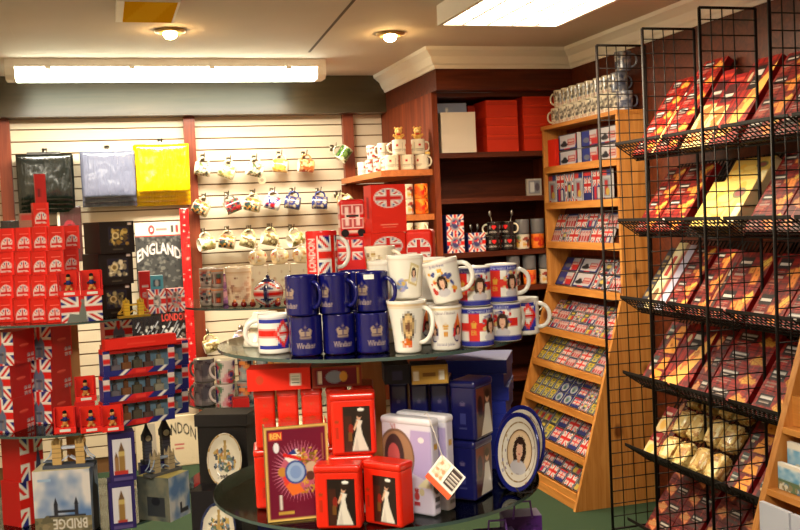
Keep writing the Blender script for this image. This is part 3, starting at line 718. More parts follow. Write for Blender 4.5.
def tagc(c):
    c.rect(0, 0, 1, 1, (244, 236, 226)); c.rect(0, .0, 1, .2, (230, 90, 50)); c.rect(.05, .3, .45, .95, (236, 200, 170)); c.noise(20, [(226, 150, 110), (240, 220, 200)], .05, .05, .3, .45, .95); c.rect(.55, .3, .95, .95, (60, 44, 40))
    for k in range(4): c.rect(.58, .4 + k * .12, .92, .45 + k * .12, (220, 210, 200))
p = seat(438, 2.222, Z2); p.z = Z2 + .085
M = Matrix.Translation(p) @ Matrix.Rotation(az(p) + R(-18), 4, 'Z') @ Matrix.Rotation(R(-8), 4, 'X') @ Matrix.Rotation(R(38), 4, 'Y') @ Matrix.Rotation(R(-70 + 58), 4, 'Z')
TG = ob('hanging_tag', box_mesh('tagc', .078, .0012, .066, WHT, {'F': tagc}, .0025), mw=M)
MI = M.inverted(); t0 = seat(424, 2.325, Z2 + .2325); m = MB(); TA_ = M @ Vector((-.03, 0, .06)); m.tube([MI @ TA_, MI @ (TA_.lerp(t0, .45) + Vector((-.01, -.035, .02))), MI @ (TA_.lerp(t0, .85) + Vector((-.004, -.014, .022))), MI @ t0], .001, (220, 210, 200), 5); ob('string', m.mesh('string', CLOTH), TG)
tag(TG, 'tilted orange and white price tag hanging before the lavender tins', 'tag')
# navy tins
def nfront(c):
    c.rect(.08, .06, .94, .94, (84, 50, 40)); c.rect(.08, .5, .5, .94, (120, 60, 44)); c.ell(.28, .6, .14, .2, (50, 26, 24)); c.poly([(.3, .06), (.92, .06), (.84, .4), (.78, .62), (.56, .62), (.5, .4)], (214, 208, 198)); c.ell(.68, .73, .1, .09, (206, 156, 126)); c.ell(.69, .8, .12, .08, (40, 26, 20))
def nside(c): c.crown(.5, .68, .22, .09, (90, 80, 120)); c.rect(.38, .3, .62, .5, (56, 58, 120)); c.rect(.35, .22, .65, .24, (80, 80, 130))
TN = 'navy photo tins on the lower glass'
nb = ['farthest along, at the wooden pole', 'second from the wooden pole', 'third from the wooden pole', 'at the picture end beside the portrait plate']
for i, (px, d) in enumerate(((402, 2.53), (422.5, 2.52), (443, 2.51), (473, 2.45))):
    for k in range(2):
        lb = 'navy tin with small crown, %s row, %s' % (('bottom', 'top')[k], nb[i].replace('farthest along, ', ''))
        if i < 3: tin(px, d, Z2 + k * (th + .0008), -6, .0455, .105, th, (20, 22, 84), 'ntin', lb, TN, nside, None)
        else:
            p = seat(px, d, Z2 + k * (th + .0008)); e = ob('biscuit_tin', None, loc=p, rz=az(p) - R(27)); tag(e, 'navy tin with bride photo on its end, %s row, beside the portrait plate' % ('bottom', 'top')[k], 'tin', TN)
            # narrow side to the aisle, photograph on the side that faces the plate
            ob('body', box_mesh('ntin2', .068, .1, th - .012, (20, 22, 84), {'F': nside, 'R': nfront}, .0026, .008, TIN), e); ob('lid', box_mesh('ntin2l', .071, .103, .02, (22, 24, 84), {}, .01, .007, TIN), e, loc=(0, 0, th - .02))
z = Z2 + 2 * th + .002
def goldb(c): c.rect(0, 0, 1, 1, (160, 120, 50)); c.rect(.04, .1, .96, .9, (186, 146, 66)); c.rect(.05, .2, .2, .7, WHT); c.rect(.75, .2, .9, .7, WHT); c.rect(.3, .4, .65, .6, (130, 90, 40))
p = seat(429, 2.42, z); tag(ob('gift_box', box_mesh('goldb', .088, .08, .046, (40, 36, 60), {'F': goldb}, .003), loc=p, rz=az(p) + R(4)), 'navy box with gold labelled end lying on the navy tins', 'gift box')
p = seat(396, 2.45, z); tag(ob('gift_box', box_mesh('blkb', .062, .1, .046, (26, 22, 40), {'F': lambda c: c.rect(.3, .2, .7, .7, (50, 46, 80))}, .003), loc=p, rz=az(p) + R(4)), 'dark navy box lying on the navy tins next to the gold labelled one', 'gift box')
for k in range(8):
    p = seat(473 + (k % 3) * 1.5, 2.81, Z2 + k * .0372)
    tag(ob('gift_box', box_mesh('flatb', .2, .2, .0365, (38, 52, 168), {}, .003), loc=p, rz=az(p) + R((-8, -6, -9, -7)[k % 4])), 'flat royal blue box, %s from the glass in the pile behind the navy tins' % ordn(k + 1, 8), 'gift box', 'flat royal blue boxes in a pile')
# portrait plates on edge
def plate(p, yaw, lean, rx, ry, arts, label, name='souvenir_plate', rim=(30, 36, 120), stand=True):
    """oval plate standing on its edge at p; the face turned by yaw, leaning back"""
    e = ob(name, None); M = Matrix.Translation(p) @ Matrix.Rotation(az(p) + R(yaw), 4, 'Z') @ Matrix.Rotation(R(-lean), 4, 'X'); e.matrix_world = M
    tag(e, label, 'plate')
    N, K = 56, 26; c = Cv(90, 90, WHT, 1); arts(c); A = c.out(); m = MB()
    P = lambda t, k, y: (rx * t * cos(2 * pi * k / N), y, ry + ry * t * sin(2 * pi * k / N))
    f = lambda t: -.004 - .012 * max(0, (t - .62) / .38) ** 1.2
    for i in range(K):
        t0, t1 = max(1e-4, i / K), (i + 1) / K
        for k in range(N):
            tm, am = (t0 + t1) / 2, 2 * pi * (k + .5) / N
            cc = A[min(89, int((.5 + .5 * tm * sin(am)) * 90)), min(89, int((.5 + .5 * tm * cos(am)) * 90))]
            m.face([P(t0, k, f(t0)), P(t1, k, f(t1)), P(t1, k + 1, f(t1)), P(t0, k + 1, f(t0))], cc)
            m.face([P(t0, k, f(t0) + .006), P(t0, k + 1, f(t0) + .006), P(t1, k + 1, f(t1) + .006), P(t1, k, f(t1) + .006)], lin(WHT))
    for k in range(N): m.face([P(1, k, f(1)), P(1, k, f(1) + .006), P(1, k + 1, f(1) + .006), P(1, k + 1, f(1))], lin(rim))
    ob('dish', m.mesh('dish', CERA, True), e)
    if stand:
        m = MB()
        for s in (-1, 1): m.tube([(s * rx * .4, -.035, ry * .16), (s * rx * .4, -.022, .001 + ry * .02), (s * rx * .4, .02, .004), (s * rx * .3, .03, ry * .9)], .0022, (60, 56, 60), 6)
        m.tube([(-rx * .4, .02, .004), (rx * .4, .02, .004)], .002, (60, 56, 60), 6)
        ob('wire_stand', m.mesh('wire_stand', BLKW, True), e)
    return e
def pl1(c):
    c.rect(0, 0, 1, 1, (28, 34, 116)); c.ell(.5, .5, .44, .44, (226, 216, 200)); c.ring(.5, .5, .38, .38, .03, (150, 120, 80)); c.noise(50, [(150, 130, 150), (180, 150, 110), (120, 110, 150)], .012, .14, .14, .86, .86); c.ell(.5, .5, .29, .29, (214, 180, 140)); c.ring(.5, .5, .29, .29, .06, (120, 90, 60))
    c.ell(.5, .5, .24, .25, (226, 196, 160)); c.portrait(.5, .48, .36, .46)
    c.ring(.5, .5, .5, .5, .1, (26, 30, 110))
pp = seat(517, 2.46, Z2 + .0015)
plate(pp, -47, 10, .078, .098, pl1, 'navy rimmed oval plate with a portrait of a lady, standing in front')
pp = seat(521, 2.55, Z2 + .0015)
plate(pp, -40, 10, .078, .098, pl1, 'navy rimmed oval plate mostly hidden behind the other portrait plate')
# purple bags on the lowest glass
for i, (px, d, lb) in enumerate(((499, 2.45, 'purple gift bag below the lower glass near the plates'), (524, 2.6, 'second purple gift bag below the glass, further under the plates'))):
    p = seat(px, d, Z3); e = ob('gift_bag', None, loc=p, rz=az(p) + R(10)); tag(e, lb, 'bag')
    ob('body', box_mesh('pbag', .1, .07, .26, (74, 30, 110), {'F': lambda c: c.noise(30, [(120, 70, 160), (50, 20, 80)], .05)}, .006), e)
    m = MB(); m.tube([(-.025, -.036, .255), (-.02, -.036, .3), (.02, -.036, .3), (.025, -.036, .255)], .003, (120, 80, 170)); ob('handle', m.mesh('handle', CLOTH, True), e)
# ================================================================== back left stand
def put(name, me, px, d, z, rz, label, cat, group=None):
    p = seat(px, d, z); return tag(ob(name, me, loc=p, rz=az(p) + R(rz)), label, cat, group)
def smallred(c):
    c.ell(.5, .24, .42, .36, WHT); c.uj(.1, -.1, .9, .56, c.inell(.5, .24, .37, .31)); c.rect(0, 0, 1, .12, BRED); c.rect(.2, .72, .8, .75, (250, 120, 100)); c.poly([(.8, 0), (1, 0), (1, 1), (.85, 1)], (240, 50, 40)); c.rect(.1, .16, .74, .19, (240, 220, 210))
sm = box_mesh('smallred', .051, .051, .083, BRED, {'F': smallred, 'R': smallred}, .0034)
cl = ['beside the black boxes', 'second column from the black boxes', 'third column from the black boxes', 'fourth column from the black boxes', 'fifth column from the black boxes', 'column farthest from the black boxes']
cols = ((70, 3.60), (54.5, 3.475), (38.5, 3.50), (22, 3.535), (5, 3.575), (-11, 3.63))
for i, (px, d) in enumerate(cols):
    for k in range(4):
        rw = ('glass level', 'second row up', 'third row up', 'fourth row up')[k]
        put('gift_box', sm, px + .6 * k, d, Z1 + k * .0835, 8, 'small red gift box with flag arch, %s, %s' % (cl[i], rw), 'gift box', 'small red gift boxes on the back stand')
put('gift_box', sm, 41, 3.50, Z1 + 4 * .0835, 8, 'small red gift box alone on top of the third column', 'gift box', 'small red gift boxes on the back stand')
put('gift_box', sm, 57, 3.475, Z1 + 4 * .0835, 8, 'small red gift box on top beside the tall thin one', 'gift box', 'small red gift boxes on the back stand') if False else None
put('gift_box', box_mesh('thinred', .036, .02, .1, (190, 30, 24), {'F': lambda c: c.rect(.2, .2, .5, .5, (120, 20, 20))}, .004), 41, 3.50, Z1 + 5 * .0835 - .0005, 8, 'thin red carton on the highest small red gift box', 'gift box')
put('gift_box', box_mesh('greyred', .05, .03, .05, (150, 110, 90), {'F': lambda c: c.rect(.1, .5, .9, .9, (180, 60, 50))}, .004), 27, 3.545, Z1 + 4 * .0835, 4, 'small grey and red carton on the red gift box columns', 'gift box')
# black figurine boxes with windows
def blk(gold):
    def f(c):
        c.rect(.25, .25, .85, .82, (50, 46, 60)); c.rect(.27, .27, .83, .8, (34, 32, 50))
        c.noise(40, gold, .045, .3, .28, .8, .74); c.ell(.45, .55, .1, .11, (226, 206, 150)); c.ell(.45, .55, .06, .07, (120, 96, 50)); c.rect(.36, .1, .66, .14, (96, 86, 70)); c.rect(.82, .88, .93, .95, (220, 200, 190))
    return f
gl = [[(206, 176, 96), (150, 116, 50), (90, 70, 40)], [(190, 176, 140), (140, 126, 100), (226, 214, 180)], [(180, 170, 120), (110, 100, 70), (60, 60, 80)]]
for k in range(3):
    put('figurine_box', box_mesh('blk%d' % k, .134, .124, .1135, (30, 22, 20), {'F': blk(gl[k])}, .0036), 110 - k * 1, 3.645, Z1 + (2 - k) * .1140, 27, 'black windowed figurine box, %s of the stack of three' % ('topmost', 'middle', 'bottom')[k], 'gift box', 'black figurine boxes')
# flag box with figure and two small packs on it
def ujfig(c):
    c.uj(0, 0, 1, 1); c.poly([(.12, 0), (.2, .35), (.42, .3), (.5, .75), (.56, .75), (.6, .4), (.62, 0)], (110, 116, 110)); c.ell(.53, .82, .05, .08, (120, 124, 118))
put('gift_box', box_mesh('ujfig', .136, .055, .088, (200, 30, 30), {'F': ujfig}, .0032), 82, 3.462, Z1, 5, 'union flag box with a grey statue picture, under two bear packs', 'gift box')
def guardfig(e, z, s=1.0, y=-.006):
    m = MB(); m.ball((0, y, z + .012 * s), .011 * s, (190, 120, 60), n=8); m.ball((0, y, z + .028 * s), .0105 * s, (40, 46, 110), n=8); m.ball((0, y, z + .043 * s), .009 * s, (206, 150, 90), n=8); m.ball((0, y, z + .053 * s), .008 * s, BLK, n=8)
    for q in (-1, 1): m.ball((q * .012 * s, y, z + .026 * s), .005 * s, (60, 50, 60), n=6); m.ball((q * .009 * s, y - .006, z + .004 * s), .006 * s, (206, 150, 90), n=6)
    return m
def pack(px, d, z, rz, label, group, lean=0):
    p = seat(px, d, z); e = ob('guard_pack', None, loc=p, rz=az(p) + R(rz)); tag(e, label, 'souvenir pack', group)
    m = MB(); m.box(-.036, .012, 0, .036, .016, .088, BRED); m.box(-.036, -.016, 0, .036, .012, .02, (226, 40, 30)); m.box(-.036, -.016, .02, -.031, .012, .086, (200, 24, 22)); m.box(.031, -.016, .02, .036, .012, .086, (200, 24, 22))
    ob('tray', m.mesh('tray', CARD), e)
    ob('bear', guardfig(e, .0205, .95).mesh('bear', CLOTH, True), e)
    m = MB(); m.box(-.018, -.0168, .005, .018, -.0162, .014, WHT); ob('caption_strip', m.mesh('caption_strip', CARD), e)
GP = 'small red bear packs'
pack(69, 3.462, Z1 + .0885, 6, 'small red pack with dark bear on flag box, on the columns side', GP)
pack(92, 3.462, Z1 + .0885, 6, 'small red pack with blue bear on flag box, on the black boxes side', GP)
# gold bridge figurine
def bridge(px, d, z, rz, s, col, label, deck=(90, 96, 120), rail=(150, 170, 200), base=(110, 90, 70)):
    p = seat(px, d, z); e = ob('bridge_model', None, loc=p, rz=az(p) + R(rz)); tag(e, label, 'model bridge')
    m = MB(); m.box(-.075 * s, -.022 * s, 0, .075 * s, .022 * s, .01 * s, base); ob('base', m.mesh('base', MATTE), e)
    for q in (-1, 1):
        m = MB(); x = q * .034 * s
        m.box(x - .013 * s, -.014 * s, .01 * s, x + .013 * s, .014 * s, .07 * s, col)
        for a in (-1, 1):
            for b in (-1, 1): m.lathe([(.0035 * s, .07 * s), (.0035 * s, .076 * s), (1e-6, .088 * s)], 6, tuple(.9 * v for v in col), False, Matrix.Translation((x + a * .011 * s, b * .011 * s, 0)))
        m.lathe([(.014 * s, .07 * s), (.001 * s, .096 * s)], 4, tuple(.8 * v for v in col), True, Matrix.Translation((x, 0, 0)))
        for zz in (.03, .045, .058): m.box(x - .0135 * s, -.0145 * s, zz * s, x + .0135 * s, .0145 * s, (zz + .002) * s, tuple(.7 * v for v in col))
        ob('tower', m.mesh('tower', MATTE), e)
        m = MB()
        for b in (-1, 1): m.tube([(x + q * .012 * s, b * .012 * s, .06 * s), (x + q * .022 * s, b * .012 * s, .036 * s), (x + q * .038 * s, b * .012 * s, .022 * s)], .0026 * s, rail, 6, ry=.002 * s)
        m.box(min(x + q * .013 * s, x + q * .04 * s), -.012 * s, .018 * s, max(x + q * .013 * s, x + q * .04 * s), .012 * s, .022 * s, deck); ob('suspension_span', m.mesh('suspension_span', MATTE), e)
        m = MB(); M = Matrix.Translation((x - q * .013 * s, 0, .02 * s)) @ Matrix.Rotation(-q * R(-32), 4, 'Y')
        m.prism([(0, -.011 * s), (-q * .022 * s, -.011 * s), (-q * .022 * s, .011 * s), (0, .011 * s)][::(1 if q < 0 else -1)], -.001 * s, .0025 * s, rail, M); ob('drawbridge_leaf', m.mesh('drawbridge_leaf', MATTE), e)
    m = MB(); m.box(-.022 * s, -.009 * s, .056 * s, .022 * s, .009 * s, .063 * s, rail); ob('walkway', m.mesh('walkway', MATTE), e)
bridge(134, 3.535, Z1, 14, .74, (200, 160, 40), 'gold bridge figurine at the foot of the black boxes', (170, 130, 40), (190, 150, 50), (150, 116, 30))
# things along the far edge
put('gift_box', box_mesh('tallred', .04, .04, .15, (214, 30, 26), {'F': lambda c: [c.rect(.2, .6, .8, .64, WHT), c.ell(.5, .4, .3, .07, WHT), c.uj(.25, .34, .75, .46)]}, .004), 146, 3.80, Z1, 6, 'tall narrow red carton between black boxes and England shirt', 'gift box')
put('gift_box', box_mesh('ujcrown', .062, .05, .088, (206, 30, 30), {'F': lambda c: [c.uj(0, 0, 1, 1), c.ell(.5, .5, .22, .28, (150, 150, 150)), c.noise(12, [(90, 90, 90), (210, 200, 190)], .06, .35, .3, .65, .7)]}, .0035), 157, 3.66, Z1, 8, 'union flag box with grey statue picture under the England shirt', 'gift box', 'union flag boxes at the glass edge')
put('gift_box', box_mesh('ujmask', .062, .05, .084, (206, 30, 30), {'F': lambda c: [c.uj(0, 0, 1, 1), c.ell(.5, .5, .3, .36, (170, 160, 150)), c.noise(22, [(90, 80, 80), (210, 60, 50), (60, 70, 130)], .06, .3, .2, .75, .8)]}, .0035), 176, 3.73, Z1, 8, 'union flag box with round crest, outermost on the glass edge', 'gift box', 'union flag boxes at the glass edge')
put('gift_box', box_mesh('teal', .045, .04, .05, (70, 140, 160), {'F': lambda c: [c.rect(.2, .2, .8, .7, (40, 60, 80)), c.ell(.5, .45, .15, .25, (150, 150, 150))]}, .0035), 157, 3.66, Z1 + .0885, 2, 'small teal carton standing on a union flag box', 'gift box')

# ---- middle glass: large flag boxes
def ujpic(c):
    c.uj(0, 0, 1, 1); c.poly([(.3, .05), (.3, .5), (.42, .72), (.5, .55), (.6, .7), (.72, .5), (.72, .05)], (96, 104, 130)); c.rect(.36, .1, .46, .4, (130, 130, 140)); c.rect(.56, .1, .64, .4, (120, 110, 110)); c.rect(.4, .3, .62, .36, (60, 60, 80))
def redside(c): c.ell(.5, .55, .22, .05, (240, 80, 60)); c.line(.3, .55, .7, .55, .01, (250, 120, 100)); c.uj(.62, .0, .96, .28); c.rect(.94, 0, 1, 1, (236, 40, 30))
FB = 'large red boxes with flag ends'
bigb = box_mesh('bigflag', .105, .13, .1175, (206, 26, 24), {'F': ujpic, 'R': redside}, .0034)
for k in range(3):
    put('flag_box', bigb, 12 - 3 * (k == 1), 3.552, Z2 + k * .1182, -34, 'large red box with flag and bridge end, outer stack, %s' % ('bottom', 'middle', 'top')[k], 'gift box', FB)
    put('flag_box', bigb, 50, 3.682, Z2 + k * .1182, -34, 'large red box with flag end, stack touching the wooden pole side, %s' % ('bottom', 'middle', 'top')[k], 'gift box', FB)
    put('flag_box', bigb, 117, 3.96, Z2 + k * .1182, 8, 'large red flag box behind the wooden pole, %s of its stack' % ('bottom', 'middle', 'top')[k], 'gift box', FB)
pack(66, 3.445, Z2, -8, 'small red bear pack on the middle glass, outermost of three', GP)
pack(91.5, 3.435, Z2, 4, 'small red bear pack on the middle glass, between two others', GP)
pack(113, 3.435, Z2, 4, 'small red bear pack on the middle glass, against the window boxes', GP)
put('gift_box', box_mesh('redlow', .07, .04, .088, (200, 26, 24), {}, .0034), 86, 3.55, Z2, 0, 'plain red carton behind the bear packs carrying another pack', 'gift box')
pack(86, 3.55, Z2 + .0885, 4, 'small red bear pack raised on a carton before the pole', GP)
# window boxes with row of miniature buildings
def winbox(px, d, z, rz, label, top, w=.258):
    p = seat(px, d, z); e = ob('window_box', None, loc=p, rz=az(p) + R(rz)); tag(e, label, 'gift box', 'long window boxes of miniature landmarks')
    h = .09
    if 'wb' not in _bc:
        m = MB(); m.box(-w / 2, -.026, 0, w / 2, .026, .012, (40, 44, 120)); m.box(-w / 2, -.026, h - .012, w / 2, .026, h, (206, 40, 34)); m.box(-w / 2, .022, .012, w / 2, .026, h - .012, (150, 186, 214)); m.box(-w / 2, -.026, .012, -w / 2 + .004, .022, h - .012, (60, 60, 130)); m.box(w / 2 - .004, -.026, .012, w / 2, .022, h - .012, (206, 40, 40))
        _bc['wb'] = m.mesh('card_tray', CARD)
        def strip(c):
            c.rect(0, 0, 1, 1, (36, 40, 118)); c.poly([(.3, 0), (.4, 1), (.7, 1), (.6, 0)], (206, 34, 34))
            for q in (.2, .74): c.poly([(q, 0), (q + .1, 1), (q + .16, 1), (q + .06, 0)], WHT)
            c.rect(.44, .2, .58, .8, (226, 60, 50))
        _bc['wbs'] = box_mesh('wbstrip', w, .0012, .02, (36, 40, 118), {'F': strip}, .0034)
        def ends(c): c.rect(0, 0, 1, 1, (220, 206, 200)); c.rect(0, .0, 1, .3, (40, 44, 120)); c.rect(0, .35, 1, .6, (214, 40, 40)); c.rect(0, .85, 1, 1, (40, 44, 120))
        _bc['wbe'] = box_mesh('wbend', .024, .0012, .07, WHT, {'F': ends}, .0034)
        m = MB(); m.box(-w / 2, -.0264, .012, w / 2, -.0258, h - .004, WHT); _bc['wbw'] = m.mesh('window', CLEAR)
        for i in range(5):
            m = MB(); a = ((150, 140, 150), (170, 110, 70), (120, 110, 90), (130, 100, 90), (206, 196, 170))[i]
            m.box(-.016, -.01, .0, .016, .01, .022 + .006 * (i % 3), a); m.box(-.007, -.008, .022, .007, .008, .044 + .01 * (i % 2), tuple(.8 * v for v in a)); m.lathe([(.008, .05), (1e-4, .062)], 4, tuple(.6 * v for v in a))
            _bc['wbm%d' % i] = m.mesh('miniature', MATTE)
    ob('card_tray', _bc['wb'], e); ob('printed_strip', _bc['wbs'], e, loc=(0, -.0268, 0)); ob('window', _bc['wbw'], e)
    for s in (-1, 1): ob('printed_end', _bc['wbe'], e, loc=(s * (w / 2 - .012), -.0268, .02))
    for i in range(5): ob('miniature', _bc['wbm%d' % i], e, loc=(-.08 + .04 * i, .004, .0122))
    if top: ob('lid', bxm('lid', [(-w / 2, -.026, h, w / 2, .026, h + .004)], CARD, (214, 34, 28)), e)
for k in range(3):
    winbox(138 + (2, 0, -2)[k] * 0, 3.56, Z2 + k * .0908, 17, 'long window box of miniature landmarks, front stack, %s' % ('bottom', 'middle', 'top with red card header')[k], k == 2)
    winbox(153, 3.675, Z2 + k * .0908, 17, 'long window box of miniature landmarks, stack behind, %s' % ('bottom', 'middle', 'top')[k], k == 2)
def header(c): c.rect(.3, .45, .7, .5, (240, 90, 70))
p = seat(138, 3.56, Z2 + 3 * .0908 + .0045); M = Matrix.Translation(p) @ Matrix.Rotation(az(p) + R(17), 4, 'Z') @ Matrix.Translation((0, -.022, .0))
tag(ob('header_card', box_mesh('hdr', .256, .04, .036, (226, 40, 28), {'F': header}, .006), mw=M), 'red card box lying on the front stack of window boxes', 'gift box')

# ---- lowest glass
def skybox(c):
    c.clouds((92, 124, 176), (214, 208, 206), 3, 5, .43, .4); c.rect(0, 0, 1, .3, (120, 110, 84)); c.noise(30, [(96, 90, 70), (140, 126, 96)], .05, 0, 0, 1, .3)
    for x in (.38, .74): c.rect(x - .035, .3, x + .035, .5, (40, 40, 50)); c.poly([(x - .04, .48), (x, .6), (x + .04, .48)], (30, 30, 40))
    c.rect(.4, .36, .74, .4, (40, 40, 50)); c.rect(.25, .3, .9, .33, (50, 50, 56)); c.text('BRIDGE', .62, .19, .15, (214, 208, 198), .6, rot=pi)
    c.rect(.08, .84, .32, .88, (150, 176, 206))
def skyside(c):
    c.clouds((120, 146, 186), (206, 206, 210), 3, 8, .45, .4); c.poly([(.2, 0), (.25, .6), (.5, .92), (.6, .7), (.9, .62), (.9, 0)], (26, 24, 30))
p = seat(69, 3.47, Z3); tag(ob('printed_box', box_mesh('sky', .192, .13, .232, (206, 196, 160), {'F': skybox, 'R': skyside}, .0028), loc=p, rz=az(p) + R(-14)), 'large box printed with a cloudy sky and bridge, upside-down lettering', 'gift box')
bridge(70, 3.455, Z3 + .2325, -12, 1.16, (196, 160, 100), 'stone coloured bridge model standing on the cloudy sky box', (90, 100, 120), (190, 200, 220), (70, 76, 90))
def ujtall(c): c.uj(-.2, 0, 1.2, 1); c.poly([(.6, 0), (.7, .5), (.78, .75), (.84, .5), (.95, 0)], (60, 60, 90))
for k in range(2):
    put('flag_box', box_mesh('ujtall', .1, .1, .162, (186, 24, 22), {'F': ujtall}, .0034), 24, 3.60, Z3 + k * .1625, 38, 'tall red box with flag and tower face beside the sky box, %s' % ('lower', 'upper')[k], 'gift box', 'tall red flag boxes')
def clocktower(c):
    c.rect(0, 0, 1, 1, (44, 32, 96)); c.rect(.14, .14, .86, .88, (214, 212, 220)); c.rect(.36, .16, .6, .6, (150, 116, 60)); c.rect(.36, .52, .6, .62, (196, 170, 100)); c.poly([(.36, .62), (.48, .82), (.6, .62)], (110, 80, 50)); c.rect(.3, .14, .68, .2, (170, 60, 50)); c.rect(.14, .02, .86, .08, (90, 76, 130))
def bb2(c):
    clocktower(c); c.rect(.2, .2, .34, .5, (150, 110, 70)); c.poly([(.2, .5), (.27, .62), (.34, .5)], (110, 80, 50)); c.rect(.16, .14, .7, .22, (186, 50, 40))
for k in range(2):
    put('clock_tower_box', box_mesh('ct%d' % k, .088, .08, .17, (42, 30, 92), {'F': (clocktower, bb2)[k]}, .003), 123, 3.50, Z3 + k * .1705, 3, 'purple box with golden clock tower picture, %s one of two' % ('lower', 'upper')[k], 'gift box', 'purple clock tower boxes')
def tower(px, d, z, s, col, label, n=4):
    p = seat(px, d, z); e = ob('tower_statue', None, loc=p, rz=az(p) + R(20)); tag(e, label, 'statue')
    m = MB(); m.box(-.022 * s, -.022 * s, 0, .022 * s, .022 * s, .012 * s, tuple(.6 * v for v in col)); ob('base', m.mesh('base', MATTE), e)
    m = MB(); m.box(-.014 * s, -.014 * s, .012 * s, .014 * s, .014 * s, .085 * s, col); m.box(-.017 * s, -.017 * s, .085 * s, .017 * s, .017 * s, .108 * s, tuple(.9 * v for v in col))
    for a in range(5): m.box(-.0146 * s, -.0146 * s, (.02 + .013 * a) * s, .0146 * s, .0146 * s, (.022 + .013 * a) * s, tuple(.7 * v for v in col))
    ob('shaft', m.mesh('shaft', MATTE), e)
    m = MB(); m.lathe([(.022 * s, .108 * s), (.009 * s, .135 * s), (.007 * s, .14 * s), (1e-5, .17 * s)], 4, tuple(.7 * v for v in col), True, Matrix.Rotation(pi / 4, 4, 'Z')); ob('spire', m.mesh('spire', MATTE), e)
    m = MB(); m.lathe([(.011 * s, 0), (.011 * s, .001)], 16, (226, 216, 190), True, Matrix.Translation((0, -.0171 * s, .097 * s)) @ Matrix.Rotation(pi / 2, 4, 'X')); ob('clock_face', m.mesh('clock_face', MATTE), e)
for i, (px, lb) in enumerate(((150, 'navy box behind the purple clock tower boxes'), (171, 'navy box at the glass edge under a grey tower'))):
    put('gift_box', box_mesh('nv', .066, .06, .15, (34, 30, 92), {'F': lambda c: [c.rect(.1, .1, .9, .4, (60, 40, 90)), c.ell(.5, .25, .2, .1, (170, 60, 50))]}, .004), px - 5 * i, 3.80 + .05 * i, Z3, 8, lb, 'gift box', 'navy boxes on the lowest glass')
tower(148, 3.80, Z3 + .151, 1.0, (90, 90, 106), 'slim grey clock tower statue nearest the purple boxes'.replace('nearest', 'next to'))
tower(166, 3.85, Z3 + .151, 1.1, (80, 76, 86), 'dark grey clock tower statue before the white London shirt')
p = seat(165, 3.60, Z3); tag(ob('printed_box', box_mesh('sky2', .14, .12, .158, (150, 140, 90), {'F': lambda c: [c.clouds((76, 86, 86), (124, 122, 104), 4, 4, .5, .6), c.rect(.3, .1, .85, .55, (50, 54, 60)), c.ell(.57, .45, .14, .1, (30, 32, 40))], 'R': lambda c: [c.clouds((92, 126, 178), (206, 206, 208), 3, 9, .5, .4), c.rect(.5, .1, .9, .2, (50, 50, 60)), c.rect(.5, .1, .6, .35, (50, 50, 60))], 'T': lambda c: c.rect(.05, .05, .95, .95, (190, 170, 96))}, .003), loc=p, rz=az(p) + R(-38)), 'greenish printed box at the glass edge with a bridge model on it', 'gift box')
bridge(163, 3.60, Z3 + .1585, 40, .98, (180, 160, 124), 'small stone bridge model on the greenish printed box', (80, 90, 110), (150, 166, 190), (90, 90, 90))

# ================================================================== back middle stand
def sg(c):
    for x in (.15, .4, .65, .9): c.rect(x - .09, .15, x + .09, .75, (90, 40, 40)); c.ell(x, .6, .06, .12, (60, 90, 80)); c.rect(x - .05, .2, x + .05, .4, (196, 80, 40))
    c.rect(0, .86, 1, .95, (200, 130, 80))
def glassv(c):
    c.noise(40, [(150, 50, 40), (60, 80, 90), (226, 140, 70), (40, 36, 40), (180, 180, 170)], .05, 0, .1, 1, .9); c.rect(0, .88, 1, .96, (196, 120, 80))
SGM = []
m = MB()
def shot(key, art, rb, rt, h, bg):
    return mug_meshes(key, rb, rt, h, bg, art, 24, 14)[0]
SH = shot('shot', glassv, .021, .024, .072, (150, 140, 130)); SH2 = shot('shot2', sg, .021, .024, .072, (160, 150, 140))
def glass(me, px, d, z, rz, label, group): p = seat(px, d, z); return tag(ob('shot_glass', me, loc=p, rz=R(rz)), label, 'shot glass', group)
q = 0
for i, (px, d) in enumerate(((206, 3.90), (218, 3.85), (210, 3.98))):
    for k in range(2):
        glass((SH, SH2)[i % 2], px, d, Z1 + k * .0735, 40 * i, 'printed shot glass, %s layer, %s' % (('lower', 'upper')[k], ('at the outer rim of the teapot stand', 'beside the purple mug', 'behind two others on the teapot stand')[i]), 'printed shot glasses')
PUR = mug_meshes('purple', .03, .034, .06, (140, 90, 150), lambda c: c.noise(40, [(170, 120, 170), (206, 150, 170), (110, 60, 120)], .05), 30, 12, inner=CRM, hs=.8)
for k in range(2): mug(PUR, seat(222, 3.95, Z1 + k * .0608), 100, 'small purple floral mug beside shot glasses, %s of two' % ('lower', 'upper')[k], 'purple floral mugs')
JUG = mug_meshes('jug', .044, .051, .148, (226, 206, 176), lambda c: [c.noise(50, [(190, 150, 120), (150, 110, 90), (210, 170, 140)], .03, 0, .15, 1, .75), c.rect(0, .84, 1, .88, (200, 160, 120))], 40, 20)
mug(JUG, seat(240, 3.845, Z1), 60, 'tall cream patterned jug beside the round union flag teapot', None, 'jug', cat='jug')
